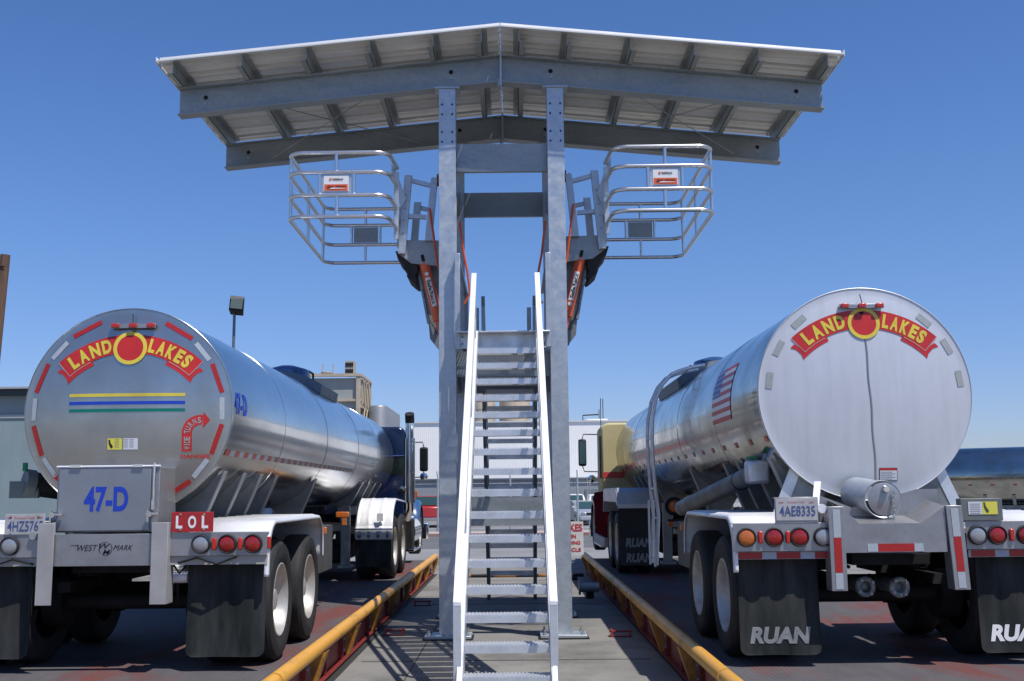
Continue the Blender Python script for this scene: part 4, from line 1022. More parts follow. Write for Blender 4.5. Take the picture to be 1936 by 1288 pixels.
# black hose tube on the far side
ht = MB().tube([(-4.02, 9.15, 1.72), (-3.45, 9.6, 1.62)], .10, 20).build('hose_tube', blackm, LT)
MB().tube([(-4.06, 9.12, 1.727), (-4.0, 9.167, 1.716)], .115, 20).box(-4.17, -3.93, 9.10, 9.13, 1.60, 1.74).build('tube_cap', mat('tube cap', (.10, .12, .12), .5), ht)
MB().box(-4.06, -4.03, 9.08, 9.11, 1.82, 1.89).build('green_strap', mat('green strap', (.0, .2, .08), .6), ht)

# right trailer
RT, RH, Rhy = tank_trailer('white faced tank trailer with grey tape marks, bottom valve drum and lettered mud flaps', 2.915, 9.05, .882, 2.395, 13.0, 'B', 8.40, -1)
br_ = 8.40; c = 2.91
for s_ in (-1, 1):
    x0, x1 = c + s_ * .50, c + s_ * 1.262
    if s_ < 0: la = [(1.748, lensa), (1.956, lensr), (2.147, lensr), (2.328, lensw)]; mk = [1.852, 2.060]
    else: la = [(3.492, lensw), (3.640, lensr), (3.860, lensr), (4.07, lensa)]; mk = [3.750, 3.965]
    light_bar(RT, x0, x1, br_, 1.145, 1.355, la, mk)
    rr_ = MB().box(min(x0, x1) + .02, max(x0, x1) - .02, br_ + .03, br_ + .036, 1.085, 1.140).build('flap_rail', wht, RT)
    for k_ in range(3):
        a_ = min(x0, x1) + .04 + k_ * .29; MB().box(a_, a_ + .18, br_ + .026, br_ + .0295, 1.088, 1.137).build('rail_tape', redt, rr_)
    mud_flap(RT, c + s_ * .605, c + s_ * 1.215, br_ + .125, .37, 1.11, 'RUAN', flapm, palep if s_ < 0 else whitep, .515, (.46, .125), -.0)
    # uprights with tape
    xs = c + s_ * (.488 if s_ < 0 else .40)
    lean = -.035 * s_ * -1
    m = MB(); zt_, zb_ = 1.475, .85; w = .06
    for k_, (a_, b_) in enumerate(((xs, zt_), (xs + s_ * .0 + .03, zb_))): pass
    xt, xb = xs, xs + (.03 if s_ > 0 else .0)
    m.add([(xt - w, br_ - .05, zt_), (xt + w, br_ - .05, zt_), (xb + w, br_ - .05, zb_), (xb - w, br_ - .05, zb_), (xt - w, br_ + .09, zt_), (xt + w, br_ + .09, zt_), (xb + w, br_ + .09, zb_), (xb - w, br_ + .09, zb_)],
          [(0, 1, 2, 3), (7, 6, 5, 4), (0, 4, 5, 1), (1, 5, 6, 2), (2, 6, 7, 3), (3, 7, 4, 0)])
    up = m.build('bumper_upright', barm, RT, bevel=.004)
    for z1_, z0_, m_ in ((1.455, 1.245, wht), (1.243, .985, redt), (.983, .865, wht)):
        k1 = (zt_ - z1_) / (zt_ - zb_); k0 = (zt_ - z0_) / (zt_ - zb_); xa_ = xt + (xb - xt) * k1; xb2 = xt + (xb - xt) * k0; q = .028
        MB().add([(xa_ - q, br_ - .053, z1_), (xa_ + q, br_ - .053, z1_), (xb2 + q, br_ - .053, z0_), (xb2 - q, br_ - .053, z0_)], [(0, 1, 2, 3)]).build('upright_tape', m_, up)
# dished bumper
y0_, y1_ = br_ - .03, br_ + .33
m = MB(); prof = [(2.47, 1.47), (2.60, 1.345), (3.06, 1.345), (3.25, 1.47)]
m.prism([(2.485, 1.13), (3.25, 1.13), (3.25, 1.47), (3.06, 1.345), (2.60, 1.345), (2.485, 1.455)], 'Y', y0_, y0_ + .008)
for (xa_, za_), (xb2, zb2) in zip(prof[:-1], prof[1:]):
    m.add([(xa_, y0_ + .0081, za_), (xb2, y0_ + .0081, zb2), (xb2, y1_, zb2 + .05), (xa_, y1_, za_ + .05)], [(0, 1, 2, 3)])
m.prism([(2.40, 1.2), (3.34, 1.2), (3.34, 1.60), (3.18, 1.60), (2.66, 1.46), (2.40, 1.56)], 'Y', y1_ + .001, y1_ + .009)
bp_ = m.build('rear_bumper', barm, RT)
MB().box(2.73, 3.00, y0_ - .004, y0_ - .001, 1.137, 1.195).build('bumper_tape', redt, bp_); MB().box(2.65, 2.728, y0_ - .004, y0_ - .001, 1.137, 1.195).build('bumper_tape', wht, bp_); MB().box(3.002, 3.07, y0_ - .004, y0_ - .001, 1.137, 1.195).build('bumper_tape', wht, bp_)
# valve drum
vd = MB().lathe([(.42, .135), (.0, .135), (-.005, .142), (.012, .145), (.025, .136)], 'Y', (2.845, 8.55, 1.525), 40)
vd.v = [(x + (y - 8.55) * -.16, y, z + (y - 8.55) * .10) for x, y, z in vd.v]; vdo = vd.build('valve_drum', galv, RT)
MB().lathe([(-.004, .128), (-.012, .10), (-.02, .03), (-.02, 0)], 'Y', (2.855, 8.55, 1.525), 32).build('drum_cover', barm, vdo)
MB().lathe([(-.05, 0), (-.05, .022), (-.01, .03)], 'Y', (2.86, 8.54, 1.60), 12).build('vent_plug', chrome, vdo)
ch = MB()
for k_ in range(14): p = Vector((2.915 + .006 * sin(k_), 8.515, 1.60 - k_ * .019)); ch.obox(p, p + Vector((.008 if k_ % 2 else -.006, -.004, -.016)), .010, .010)
ch.build('drum_chain', galvd, vdo)
# twin hose couplings under the bumper
for x, y in ((2.745, 8.80), (2.985, 8.72)):
    cp_ = MB().lathe([(.7, .055), (.02, .055), (.02, .075), (-.03, .08), (-.04, .07), (-.032, .045), (.03, .03), (.03, 0)], 'Y', (x, y, .845), 28).build('hose_coupling', mat('coupling grey', (.36, .37, .34), .5, .3, (.1, .1, .1), 14), RT)
    for k_ in range(4):
        a_ = k_ * pi / 2 + .6; MB().box(x + .062 * cos(a_) - .011, x + .062 * cos(a_) + .011, y - .06, y - .041, .845 + .062 * sin(a_) - .011, .845 + .062 * sin(a_) + .011).build('coupling_lug', galvd, cp_)
# number plate and document box on the bar
np2 = number_plate(RT, 2.135, 8.39, 1.455, .315, .165, '')
t = MB(); text_on(t, '4AE8335', .27, .075, lambda u, v: (2.14 + u, 8.387, 1.445 + v), .01); t.build('plate_lettering', plateb, np2)
t = MB()
for x in (2.02, 2.25): t.add([(x - .018, 8.387, 1.507), (x + .018, 8.387, 1.507), (x + .018, 8.387, 1.512), (x - .018, 8.387, 1.512)], [(0, 1, 2, 3)])
text_on(t, 'Permanent Trailer', .13, .014, lambda u, v: (2.135 + u, 8.387, 1.512 + v), 0); t.build('plate_header', logored, np2)
MB().box(1.97, 2.30, 8.395, 8.399, 1.357, 1.548).box(1.97, 2.30, 8.40, 8.45, 1.54, 1.548).build('plate_frame', barm, np2, bevel=.003)
MB().obox((2.31, 8.5, 1.48), (2.39, 8.7, 1.66), .05, .02).build('plate_brace', alub, RT)
MB().tube([(2.33, 8.39, 1.46), (2.33, 8.46, 1.46)], .035, 14).build('bar_cap', alub, RT)
db = MB().box(3.375, 3.69, 8.38, 8.47, 1.358, 1.525).build('document_box', boxgrey, RT, bevel=.004)
w_ = MB().box(3.43, 3.535, 8.376, 8.3795, 1.405, 1.50).build('white_sticker', wlab, db); y_ = MB().box(3.537, 3.65, 8.376, 8.3795, 1.405, 1.50).build('yellow_sticker', ylab, db)
t = MB(); t.add([(3.54 + a_, 8.3745, 1.405 + b_) for a_, b_ in ((.004, .09), (.018, .09), (.022, .062), (.045, .026), (.038, .012), (.024, .016), (.008, .05))], [tuple(range(7))]); t.build('state_outline', mat('dark olive', (.05, .08, .03)), y_)
t = MB()
for q in range(6): t.add([(3.44, 8.3745, 1.412 + q * .014), (3.52, 8.3745, 1.412 + q * .014), (3.52, 8.3745, 1.416 + q * .014), (3.44, 8.3745, 1.416 + q * .014)], [(0, 1, 2, 3)])
t.build('small_print', mat('small print', (.25, .25, .25), .6), w_)
# big corner gussets from bumper to tank
for s_ in (-1, 1):
    x = 2.915 + s_ * .55
    MB().prism([(x - s_ * .0, 1.30), (x + s_ * .20, 1.40), (2.915 + s_ * .60, 1.80), (2.915 + s_ * .33, 1.60)], 'Y', 9.12, 9.132).build('corner_gusset', framem, RT)
    MB().obox((x + s_ * .20, 9.12, 1.40), (2.915 + s_ * .58, 9.12, 1.80), .09, .014, (0, 1, 0)).build('gusset_flange', alu, RT)
# hose tube slanting along the inner side
ht = MB().tube([(2.15, 9.85, 1.755), (1.86, 12.3, 1.42)], .085, 24).build('hose_tube', framem, RT)
MB().tube([(2.11, 10.25, 1.70), (2.105, 10.28, 1.697)], .092, 24).build('tube_band', blackm, ht)
tc_ = MB().box(2.05, 2.25, 9.68, 9.85, 1.66, 1.87).build('tube_cap', alu, ht, bevel=.03); MB().box(2.07, 2.14, 9.70, 9.8, 1.875, 1.90).build('cap_catch', mat('green strap', (.0, .2, .08), .6), tc_)
# ladder with hoop
lad = []
for dy in (0, .50):
    p = [(a_, 14.2 + dy, b_) for a_, b_ in ((1.80, .68), (1.82, 1.0), (1.84, 1.3), (1.81, 1.65), (1.79, 2.0), (1.785, 2.3), (1.80, 2.55), (1.85, 2.80), (1.94, 2.99), (2.06, 3.12), (2.18, 3.17), (2.32, 3.21), (2.5, 3.24))]
    lad.append(p)
ld = MB().tube(lad[0], .024, 10).build('ladder_stile', alub, RT); MB().tube(lad[1], .024, 10).build('ladder_stile', alub, RT)
for z in (.75, 1.0, 1.27): MB().tube([(1.81 + (z - .7) * .05, 14.2, z), (1.81 + (z - .7) * .05, 14.7, z)], .014, 8).build('ladder_rung', alub, RT)
for i in range(3, 13, 2): MB().tube([lad[0][i], lad[1][i]], .014, 8).build('ladder_rung', alub, RT)
for yl in (14.15, 14.66): MB().box(1.77, 1.79, yl, yl + .07, .66, 1.5).build('ladder_plate', alub, RT)
ro = MB().lathe([(-.04, 0), (-.035, .06), (0, .075)], 'Y', (2.02, 14.0, 1.42), 20).build('round_reflector', lensa, RT); MB().lathe([(-.001, .075), (-.001, .12), (.02, .12)], 'Y', (2.02, 14.0, 1.42), 20).build('reflector_ring', blackm, ro)
MB().box(1.93, 2.0, 13.98, 14.02, 1.17, 1.25).build('side_lamp', lensa, RT, bevel=.008)

# service valves and hoses seen below the bar of the left trailer
for x, y, z, r_ in ((-2.60, 8.66, .98, .045), (-2.66, 8.75, 1.05, .035)):
    vv_ = MB().tube([(x - .08, y, z), (x + .06, y, z)], r_, 14).build('brake_valve', alub, LT); MB().tube([(x - .02, y, z - .05), (x - .02, y + .03, z - .18)], .012, 6).build('air_hose', blackm, LT)
for x0_, x1_ in ((-2.62, -2.50), (-3.60, -3.72)):
    MB().tube([(x0_, 8.5, 1.10), ((x0_ + x1_) / 2, 8.49, 1.02), (x1_, 8.5, 1.09)], .009, 6).build('lamp_cable', blackm, LT)
# ------------------------------------------------------------------ tractors
def tractor(name, label, cx, yd, body, fendc, roofz, cabx, kind, side_in):
    """yd = rear drive axle; side_in: side facing the rack"""
    T = thing('truck_tractor', label, 'truck', (cx, yd, DZ), 'tractors hitched to the tankers')
    yc = yd + (3.55 if kind == 'L' else 3.68)   # back of the cab
    for s_ in (-1, 1): MB().box(cx + s_ * .42 - .04, cx + s_ * .42 + .04, yd - .9, yc + 4.6, .86, 1.10).build('chassis_rail', darkm, T)
    MB().lathe([(0, .5), (.04, .5), (.06, .45), (.06, 0)], 'Z', (cx, yd + .7, 1.14), 24).build('fifth_wheel', darkm, T)
    # sleeper cab
    w = cabx; prof = []; h0 = 1.15; r = .16
    pts = [(-w, h0), (-w, roofz - r)] + [(-w + r - r * cos(a * pi / 12), roofz - r + r * sin(a * pi / 12)) for a in range(1, 7)] + [(w - r + r * sin(a * pi / 12), roofz - r + r * cos(a * pi / 12)) for a in range(0, 6)] + [(w, roofz - r), (w, h0)]
    cb = MB().prism([(cx + a, b) for a, b in pts], 'Y', yc, yc + 1.1).build('sleeper_cab', body, T, bevel=.04)
    cb2 = MB().prism([(cx + a * .84, b if b < 2 else b - .15) for a, b in pts], 'Y', yc + 1.11, yc + 2.6).build('driver_cab', body, T, bevel=.03)
    if kind == 'L':
        MB().box(cx + side_in * w - .004, cx + side_in * w + .006, yc + .04, yc + .5, 2.15, 2.75).build('side_window', glass, cb)
        MB().box(cx + side_in * .70, cx + side_in * w * .98, yc - .008, yc - .001, 2.0, 2.35).build('rear_window', glass, cb)
        MB().tube([(cx + side_in * .7, yc - .012, 2.36), (cx + side_in * w * .98, yc - .012, 2.36)], .012, 8).build('window_trim', chrome, cb)
        MB().box(cx + side_in * w, cx + side_in * (w) + side_in * .02, yc - .0, yc + .06, 1.2, 2.7).build('corner_strip', wht, cb) if 0 else None
        MB().lathe([(-.05, 0), (-.04, .05), (0, .055)], 'Y', (cx + side_in * .95, yc - .002, 1.72), 18).build('work_lamp', chrome, cb)
    else:
        MB().box(cx - w * .985, cx + w * .985, yc - .006, yc - .001, 1.90, 2.02).build('red_stripe', mat('stripe red', (.5, .05, .04), .4), cb)
        MB().box(cx + side_in * w * 1.0 - .006, cx + side_in * w + .006, yc + .05, yc + 1.05, 1.90, 2.02).build('red_stripe', mat('stripe red', (.5, .05, .04), .4), cb)
        MB().tube([(cx + side_in * (w + .02), yc + .02, 1.9), (cx + side_in * (w + .02), yc + .02, 2.75)], .016, 8).build('grab_rail', blackm, cb)
        MB().tube([(cx + side_in * (w - .02), yc + .3, 2.6), (cx + side_in * (w - .03), yc + .3, 3.55)], .008, 6).build('aerial', blackm, cb)
    # hood, front fender and front wheel
    hx = w * .74; fo = 1.0 if kind == 'L' else 1.07
    MB().prism([(yc + 2.61, 1.0), (yc + 2.61, 1.95), (yc + 4.3, 1.72), (yc + 4.6, 1.5), (yc + 4.65, 1.0)], 'X', cx - hx, cx + hx).build('hood', body if kind == 'L' else maroon, T, bevel=.06)
    for s_ in (-1, 1):
        m = MB(); ya = yc + 3.7; n = 12
        xs = (cx + s_ * .62, cx + s_ * (fo + .02))
        prof = [(ya - .62 , 1.02)] + [(ya + .60 * cos(pi - pi * i / n), .92 + .55 * sin(pi - pi * i / n)) for i in range(n + 1)]
        vs = []
        for a, b in prof:
            for x, dz in ((xs[0], .05), (xs[0] + (xs[1] - xs[0]) * .6, .03), (xs[1] - s_ * .04, 0), (xs[1], -.08)): vs.append((x, a, b + dz))
        m.add(vs, [(i * 4 + j, i * 4 + j + 1, i * 4 + j + 5, i * 4 + j + 4) for i in range(len(prof) - 1) for j in range(3)])
        o = m.build('front_fender', fendc, T, ang=60); sm = o.modifiers.new('thickness', 'SOLIDIFY'); sm.thickness = .015
        tyre_pair(T, cx + s_ * fo, ya, DZ + .50, s_, .50, .29, 0, False)
        MB().box(cx + s_ * .88 - .06, cx + s_ * .88 + .06, ya - .2, ya - .12, 1.56, 1.69).build('fender_lamp', lensa, T, bevel=.01)
        # tank / steps
        MB().tube([(cx + s_ * .82, yc + .9, .86), (cx + s_ * .82, yc + 2.4, .86)], .31, 28).build('fuel_tank', chrome if kind == 'L' else framem, T)
        MB().box(cx + s_ * .62, cx + s_ * 1.12, yc + .3, yc + .85, .55, 1.12).build('step_box', darkm if kind == 'L' else maroon, T, bevel=.02) if s_ > 0 else MB().box(cx - 1.12, cx - .62, yc + .3, yc + .85, .55, 1.12).build('step_box', darkm if kind == 'L' else maroon, T, bevel=.02)
        MB().box(min(cx + s_ * .9, cx + s_ * 1.16), max(cx + s_ * .9, cx + s_ * 1.16), yc + .28, yc + 2.4, .50, .545).build('side_step', chrome if kind == 'L' else alub, T, bevel=.006)
        # mirror on its arms
        xm = cx + s_ * (w + (.18 if kind == 'L' else .25)); ym = yc + 2.2; mz0, mz1 = (2.10, 2.62) if kind == 'L' else (2.20, 2.80)
        mr = MB().box(xm - .09, xm + .09, ym - .03, ym + .05, mz0, mz1).build('mirror', blackm, T, bevel=.045)
        MB().box(xm - .07, xm + .07, ym - .034, ym - .0305, mz0 + .05, mz1 - .05).build('mirror_glass', glasst if kind != 'L' else glass, mr)
        MB().tube([(cx + s_ * w * .84, ym + .02, mz1 + .10), (xm - s_ * .03, ym + .02, mz1 + .11), (xm, ym + .02, mz1)], .012, 8).build('mirror_arm', blackm, mr)
        MB().tube([(cx + s_ * w * .84, ym + .02, mz0 - .13), (xm - s_ * .04, ym + .02, mz0 - .12), (xm, ym + .02, mz0)], .012, 8).build('mirror_arm', blackm, mr)
        MB().lathe([(-.02, 0), (-.015, .06), (.0, .085), (.04, .07), (.06, 0)], 'Y', (xm + (0 if kind == 'L' else s_ * -.2), ym, mz0 - (.11 if kind == 'L' else .28)), 20).build('round_mirror', chrome, mr)
        # drive wheels
        for ya in (yd, yd + 1.25):
            tyre_pair(T, cx + s_ * 1.22, ya, DZ + .50, s_, .50, .27)
        # exhaust stack
        if kind == 'L':
            xs_ = cx + s_ * (w + .08); ys = yc + .05
            stp = MB().tube([(xs_ - s_ * .22, ys + .25, 1.10), (xs_ - s_ * .06, ys + .05, 1.16), (xs_, ys, 1.32), (xs_, ys, 3.0)], .082, 20).build('exhaust_stack', chrome, T)
            MB().tube([(xs_, ys, 3.0), (xs_, ys - .005, 3.06), (xs_, ys - .07, 3.18)], [.088, .092, .092], 20).build('stack_tip', mat('soot', (.01, .01, .01), .8), stp)
            hsd = MB().tube([(xs_, ys, 1.45), (xs_, ys, 2.70)], .108, 28, False).build('heat_shield', perfm, stp)
    MB().box(cx - 1.1, cx + 1.1, yc + 4.7, yc + 4.85, .55, .95).build('front_bumper', chrome, T, bevel=.03)
    MB().box(cx - .4, cx + .4, yd - .3, yd + 1.6, .55, .85).build('drive_housing', blackm, T, bevel=.05)
    return T, yc
perfm = mat('perforated shield', (.6, .6, .6), .25, 1)
def perf(m):
    n = m.node_tree.nodes; L = m.node_tree.links; b = n['Principled BSDF']
    tc = n.new('ShaderNodeTexCoord'); v = n.new('ShaderNodeTexVoronoi'); v.inputs['Scale'].default_value = 26; v.inputs['Randomness'].default_value = .3; L.new(tc.outputs['Object'], v.inputs['Vector'])
    r = n.new('ShaderNodeValToRGB'); r.color_ramp.elements[0].position = .25; r.color_ramp.elements[0].color = (.02, .02, .02, 1); r.color_ramp.elements[1].position = .38; r.color_ramp.elements[1].color = (.62, .62, .62, 1)
    L.new(v.outputs['Distance'], r.inputs[0]); L.new(r.outputs[0], b.inputs['Base Color'])
perf(perfm)
TL, ycl = tractor('L', 'dark blue sleeper cab truck with chrome exhaust stack, hitched to the left tanker', -3.14, 17.95, navy, blue2, 2.93, 1.01, 'L', 1)
TR, ycr = tractor('R', 'cream sleeper cab truck with red stripe and maroon nose, hitched to the right tanker', 2.915, 18.7, cream, maroon, 3.02, 1.14, 'R', -1)
# left tractor: quarter fenders with straps, flaps
for s_ in (-1, 1):
    cx = -3.14; xa, xb = sorted((cx + s_ * .66, cx + s_ * 1.24)); y0 = 17.22; pts = []
    vs = []; n = 10
    for i in range(n + 1):
        a = R(180 - 80 * i / n); yy = 17.95 + .76 * cos(a); zz = .98 + .58 * sin(a)
        pts.append((yy, zz))
    pts = [(y0, 1.12)] + pts
    pts += [(19.3, 1.50)]
    m = MB(); cols = [xa + (xb - xa) * k / 24 for k in range(25)]
    for (yy, zz) in pts:
        for k, x in enumerate(cols):
            rib = .014 if k % 8 in (0, 1) else 0
            edge = -.03 if k in (0, 24) else 0
            vs.append((x, yy - rib, zz + edge + rib * .5))
    c_ = 25; m.add(vs, [(i * c_ + j, i * c_ + j + 1, (i + 1) * c_ + j + 1, (i + 1) * c_ + j) for i in range(len(pts) - 1) for j in range(24)])
    o = m.build('quarter_fender', fend, TL, ang=40); sm = o.modifiers.new('thickness', 'SOLIDIFY'); sm.thickness = .01
    MB().box((xa + xb) / 2 + .05, (xa + xb) / 2 + .15, 17.17, 17.19, 1.20, 1.32).build('label_plate', wlab, o)
    hb = MB().box(xa, xb, 17.19, 17.215, .93, 1.10).build('flap_mount', fend, o, bevel=.004)
    for k in range(4):
        x = xa + .07 + k * .145; MB().tube([(x - .022, 17.175, 1.0), (x + .022, 17.175, 1.0)], .05, 12).build('flap_spring', galvd, hb)
    MB().tube([(xa - .03, 17.16, 1.08), (xb + .01, 17.16, 1.08)], .012, 8).build('flap_rod', chrome, hb)
    mud_flap(TL, xa + .01, xb - .02, 17.22, .50, .92)
# right tractor: angular white fender box and lettered flaps
for s_ in (-1, 1):
    cx = 2.915; xa, xb = sorted((cx + s_ * .62, cx + s_ * 1.25))
    m = MB().prism([(17.92, 1.40), (17.95, 1.62), (18.05, 1.68), (20.6, 1.68), (20.75, 1.60), (20.9, 1.25), (20.87, 1.25), (20.7, 1.57), (20.6, 1.64), (18.07, 1.64), (17.98, 1.58), (17.955, 1.40)], 'X', xa, xb)
    o = m.build('fender_box', mat('grey fender', (.42, .45, .5), .35, .3, (.36, .38, .42), 3), TR, bevel=.004)
    MB().prism([(17.93, 1.385), (17.96, 1.60), (18.07, 1.655), (20.6, 1.655), (20.6, 1.45), (18.1, 1.45)], 'X', xa - .012 if s_ < 0 else xb + .001, xa - .001 if s_ < 0 else xb + .012).build('fender_side', fend, o)
    MB().box(xa, xb, 17.90, 17.915, 1.35, 1.42).build('fender_lip', fend, o)
    fl_ = mud_flap(TR, xa + .02, xb + .02, 17.95, .44, 1.36, 'RUAN', mat('black flap', (.008, .009, .009), .5), palep, .80, (.44, .15), .0)
    t = MB(); cc = (xa + xb) / 2 + .02; text_on(t, 'RUAN', .44, .15, lambda u, v: (cc + u, 17.918, .56 + v), .05, .18); t.build('flap_lettering', palep, fl_)

for s_ in (-1, 1):
    cx = 2.915; xa, xb = sorted((cx + s_ * .98, cx + s_ * 1.165))
    MB().prism([(21.55, .74), (21.55, 1.55), (21.65, 1.64), (24.3, 1.62), (24.8, 1.5), (24.7, 1.40), (24.5, 1.40), (24.3, 1.3), (24.2, .74)], 'X', xa, xb).build('lower_body', maroon2, TR, bevel=.03)
    MB().prism([(21.6, .55), (21.6, .735), (24.4, .735), (24.4, .55)], 'X', xa - .02, xb + .02).build('side_skirt', mat('skirt white', (.45, .45, .43), .7, spec=.1), TR, bevel=.01)
    MB().box(xa, xb + .0, 21.0, 21.5, 1.36, 1.58).build('fender_nose', cream, TR, bevel=.04)
    MB().box(xa + .02, xb - .02, 21.53, 21.545, 1.0, 1.2).build('tail_reflector', lensr, TR)

# ------------------------------------------------------------------ distant tanker at far right
FT, _, _ = tank_trailer('distant polished tank trailer parked crosswise beyond the right tanker', 0, 0, .92, 2.25, 12.0, 'C', -.5, -1, axles=(.4, 1.65), head_decals=False, group='stainless tank trailers')
FT.location = (24.0, 28.5, -.02); FT.rotation_euler = (0, 0, R(60))

# ------------------------------------------------------------------ buildings
wb = thing('warehouse', 'long white clad warehouse with grey base across the road', 'building', (8, 84, gz(80)))
g0 = gz(80)
BX0, BX1 = -7.75, 30
MB().box(BX0, BX1, 80, 110, 2.72, 6.80).build('white_wall', wallw, wb)
MB().box(BX0 + .02, BX1, 80.12, 110, g0, 2.719).build('grey_wall', wallg, wb)
MB().box(BX0 - .05, BX1 + .05, 79.9, 110, 6.801, 6.90).build('roof_edge', mat('pale trim', (.75, .74, .7), .4, .3), wb)
MB().box(BX0, BX1, 79.93, 79.998, 2.66, 2.76).build('drip_trim', mat('grey trim', (.12, .15, .18), .5), wb)
for x, w in ((-4.6, .9), (-1.2, 1.6), (1.6, 1.0), (5.1, 1.2), (9, 3.4), (15, 3.4), (21, 3.4)):
    d = MB().box(x, x + w, 80.06, 80.115, g0, g0 + 2.2).build('door', mat('door grey', (.17, .19, .21), .5), wb, bevel=.02)
    MB().box(x + w * .38, x + w * .5, 80.03, 80.059, g0 + 1.35, g0 + 1.6).build('door_pane', glass, d)
MB().box(2.9, 3.6, 80.05, 80.11, 1.0, 1.55).build('wall_notice', wlab, wb)
for x, h in ((6.55, 1.1), (6.85, 1.9)):
    MB().tube([(x, 84, 6.9), (x, 84, 6.9 + h)], .03, 6).build('roof_mast', darkm, wb)
MB().tube([(5.3, 84, 6.9), (5.3, 84, 7.55), (6.5, 84, 7.6)], .05, 6).build('roof_rail', darkm, wb)
MB().box(5.5, 7.2, 83.6, 84.4, 6.9, 7.25).build('roof_hatch', wlab, wb, bevel=.1)

sh = thing('metal_shed', 'long grey green metal shed with dark eave behind the left tanker', 'shed', (-20, 34, 0))
MB().box(-40, -9.6, 30, 46, 0, 3.80).build('lower_wall', shedm, sh)
MB().box(-40, -9.6, 30.04, 46, 3.90, 4.42).build('upper_wall', shedm, sh)
MB().box(-40, -9.6, 29.97, 30.03, 3.801, 3.90).build('wall_seam_trim', mat('seam grey', (.36, .38, .38), .5), sh)
MB().box(-40.2, -9.4, 29.78, 46, 4.421, 4.58).build('eave_fascia', shedd, sh)
m = MB(); m.prism([(29.7, 4.585), (29.7, 4.64), (38, 5.0), (46.3, 4.64), (46.3, 4.585), (38, 4.95)], 'X', -40.3, -9.3); m.build('roof', mat('grey roofing', (.42, .42, .42), .5, .3), sh)
MB().tube([(-13.0, 31, 4.6), (-13.0, 31, 5.35)], .02, 6).build('roof_mast', darkm, sh)
MB().lathe([(0, .35), (.12, .3), (.15, 0)], 'Z', (-13.0, 31, 4.62), 16).build('roof_vent', mat('seam tan', (.4, .36, .3), .6), sh)

pp = thing('process_building', 'tan framed process building with pale panels above the left tanker', 'building', (-11, 62, 0))
PX0, PX1, PY0, PY1 = -15.8, -8.38, 60, 64.2
MB().box(PX0, PX1 - .12, PY0 + .12, PY1, .0, 8.05).build('panel_wall', tanp, pp)
for x in (PX0, -13.6, -11.5, PX1 - .28): MB().box(x, x + .22, PY0 - .1, PY0 + .119, 0, 8.12).build('post', tan, pp, bevel=.01)
for z in (8.121, 6.75, 5.05, 4.78, 3.0): MB().box(PX0, PX1, PY0 - .14 if z > 8 else PY0 - .05, PY0 + .118, z, z + (.16 if z > 8 else .13)).build('beam', tan, pp)
for y in (61.2, 62.3, 63.4, 64.2): MB().box(PX1 - .119, PX1 + .0, y - .09, y + .09, 0, 8.1).build('post', tan, pp)
for z in (8.121, 6.4, 4.9): MB().box(PX1 - .118, PX1 + .03, PY0 + .12, PY1 + .1, z, z + .15).build('beam', tan, pp)
for y in (60.3, 61.3, 62.4): MB().obox((PX1 + .05, y, 5.1), (PX1 + .05, y + .9, 6.4), .05, .12).build('brace', tan, pp); MB().obox((PX1 + .05, y, 8.0), (PX1 + .05, y + .9, 6.5), .05, .12).build('brace', tan, pp)
MB().obox((-13.4, PY0 - .03, 6.85), (-11.55, PY0 - .03, 8.05), .05, .10).build('brace', tan, pp)
for i in range(4): MB().box(-10.9 + i * .62, -10.9 + i * .62 + .55, PY0 + .08, PY0 + .118, 5.35, 6.0).build('louvre', mat('louvre grey', (.44, .45, .42), .5), pp)
MB().box(-10.3, -9.0, PY0 + .08, PY0 + .118, 3.3, 4.2).build('louvre', mat('louvre grey', (.44, .45, .42), .5), pp)
ac = MB().box(-9.45, -8.95, 61, 61.9, 8.3, 9.12).build('air_unit', mat('unit tan', (.42, .38, .32), .6), pp)
for z in (8.42, 8.78):
    for k in range(5): MB().box(-9.43 + k * .092, -9.36 + k * .092, 60.97, 60.998, z, z + .24).build('unit_grille', blackm, ac)
fu = MB().lathe([(0, .22), (.15, .35), (.2, .35)], 'Z', (-10.45, 61, 8.28), 14); fu.obox((-10.75, 61, 8.3), (-10.7, 61, 8.95), .06, .06); fu.obox((-10.15, 61, 8.3), (-10.10, 61, 8.95), .06, .06); fu.build('roof_fan', tan, pp)
hut = MB().box(-15.0, -13.7, 66, 68, 8.2, 9.2).build('roof_hut', mat('unit tan', (.42, .38, .32), .6), pp)
for i in range(6):
    y = 61.0 + i * 1.25; x = -7.55
    T = thing('silo', 'steel silo beside the tan process building, number %s from the front of the row' % ('one', 'two', 'three', 'four', 'five', 'six')[i], 'silo', (x, y, gz(y)), 'steel silos in a row')
    MB().lathe([(0, .55), (6.45, .55), (6.55, .5), (6.62, 0)], 'Z', (x, y, 0), 28).build('silo_shell', silo, T)
    MB().lathe([(3.2, .556), (3.2, .57), (3.25, .57), (3.25, .556)], 'Z', (x, y, 0), 28).build('silo_band', silo, T)

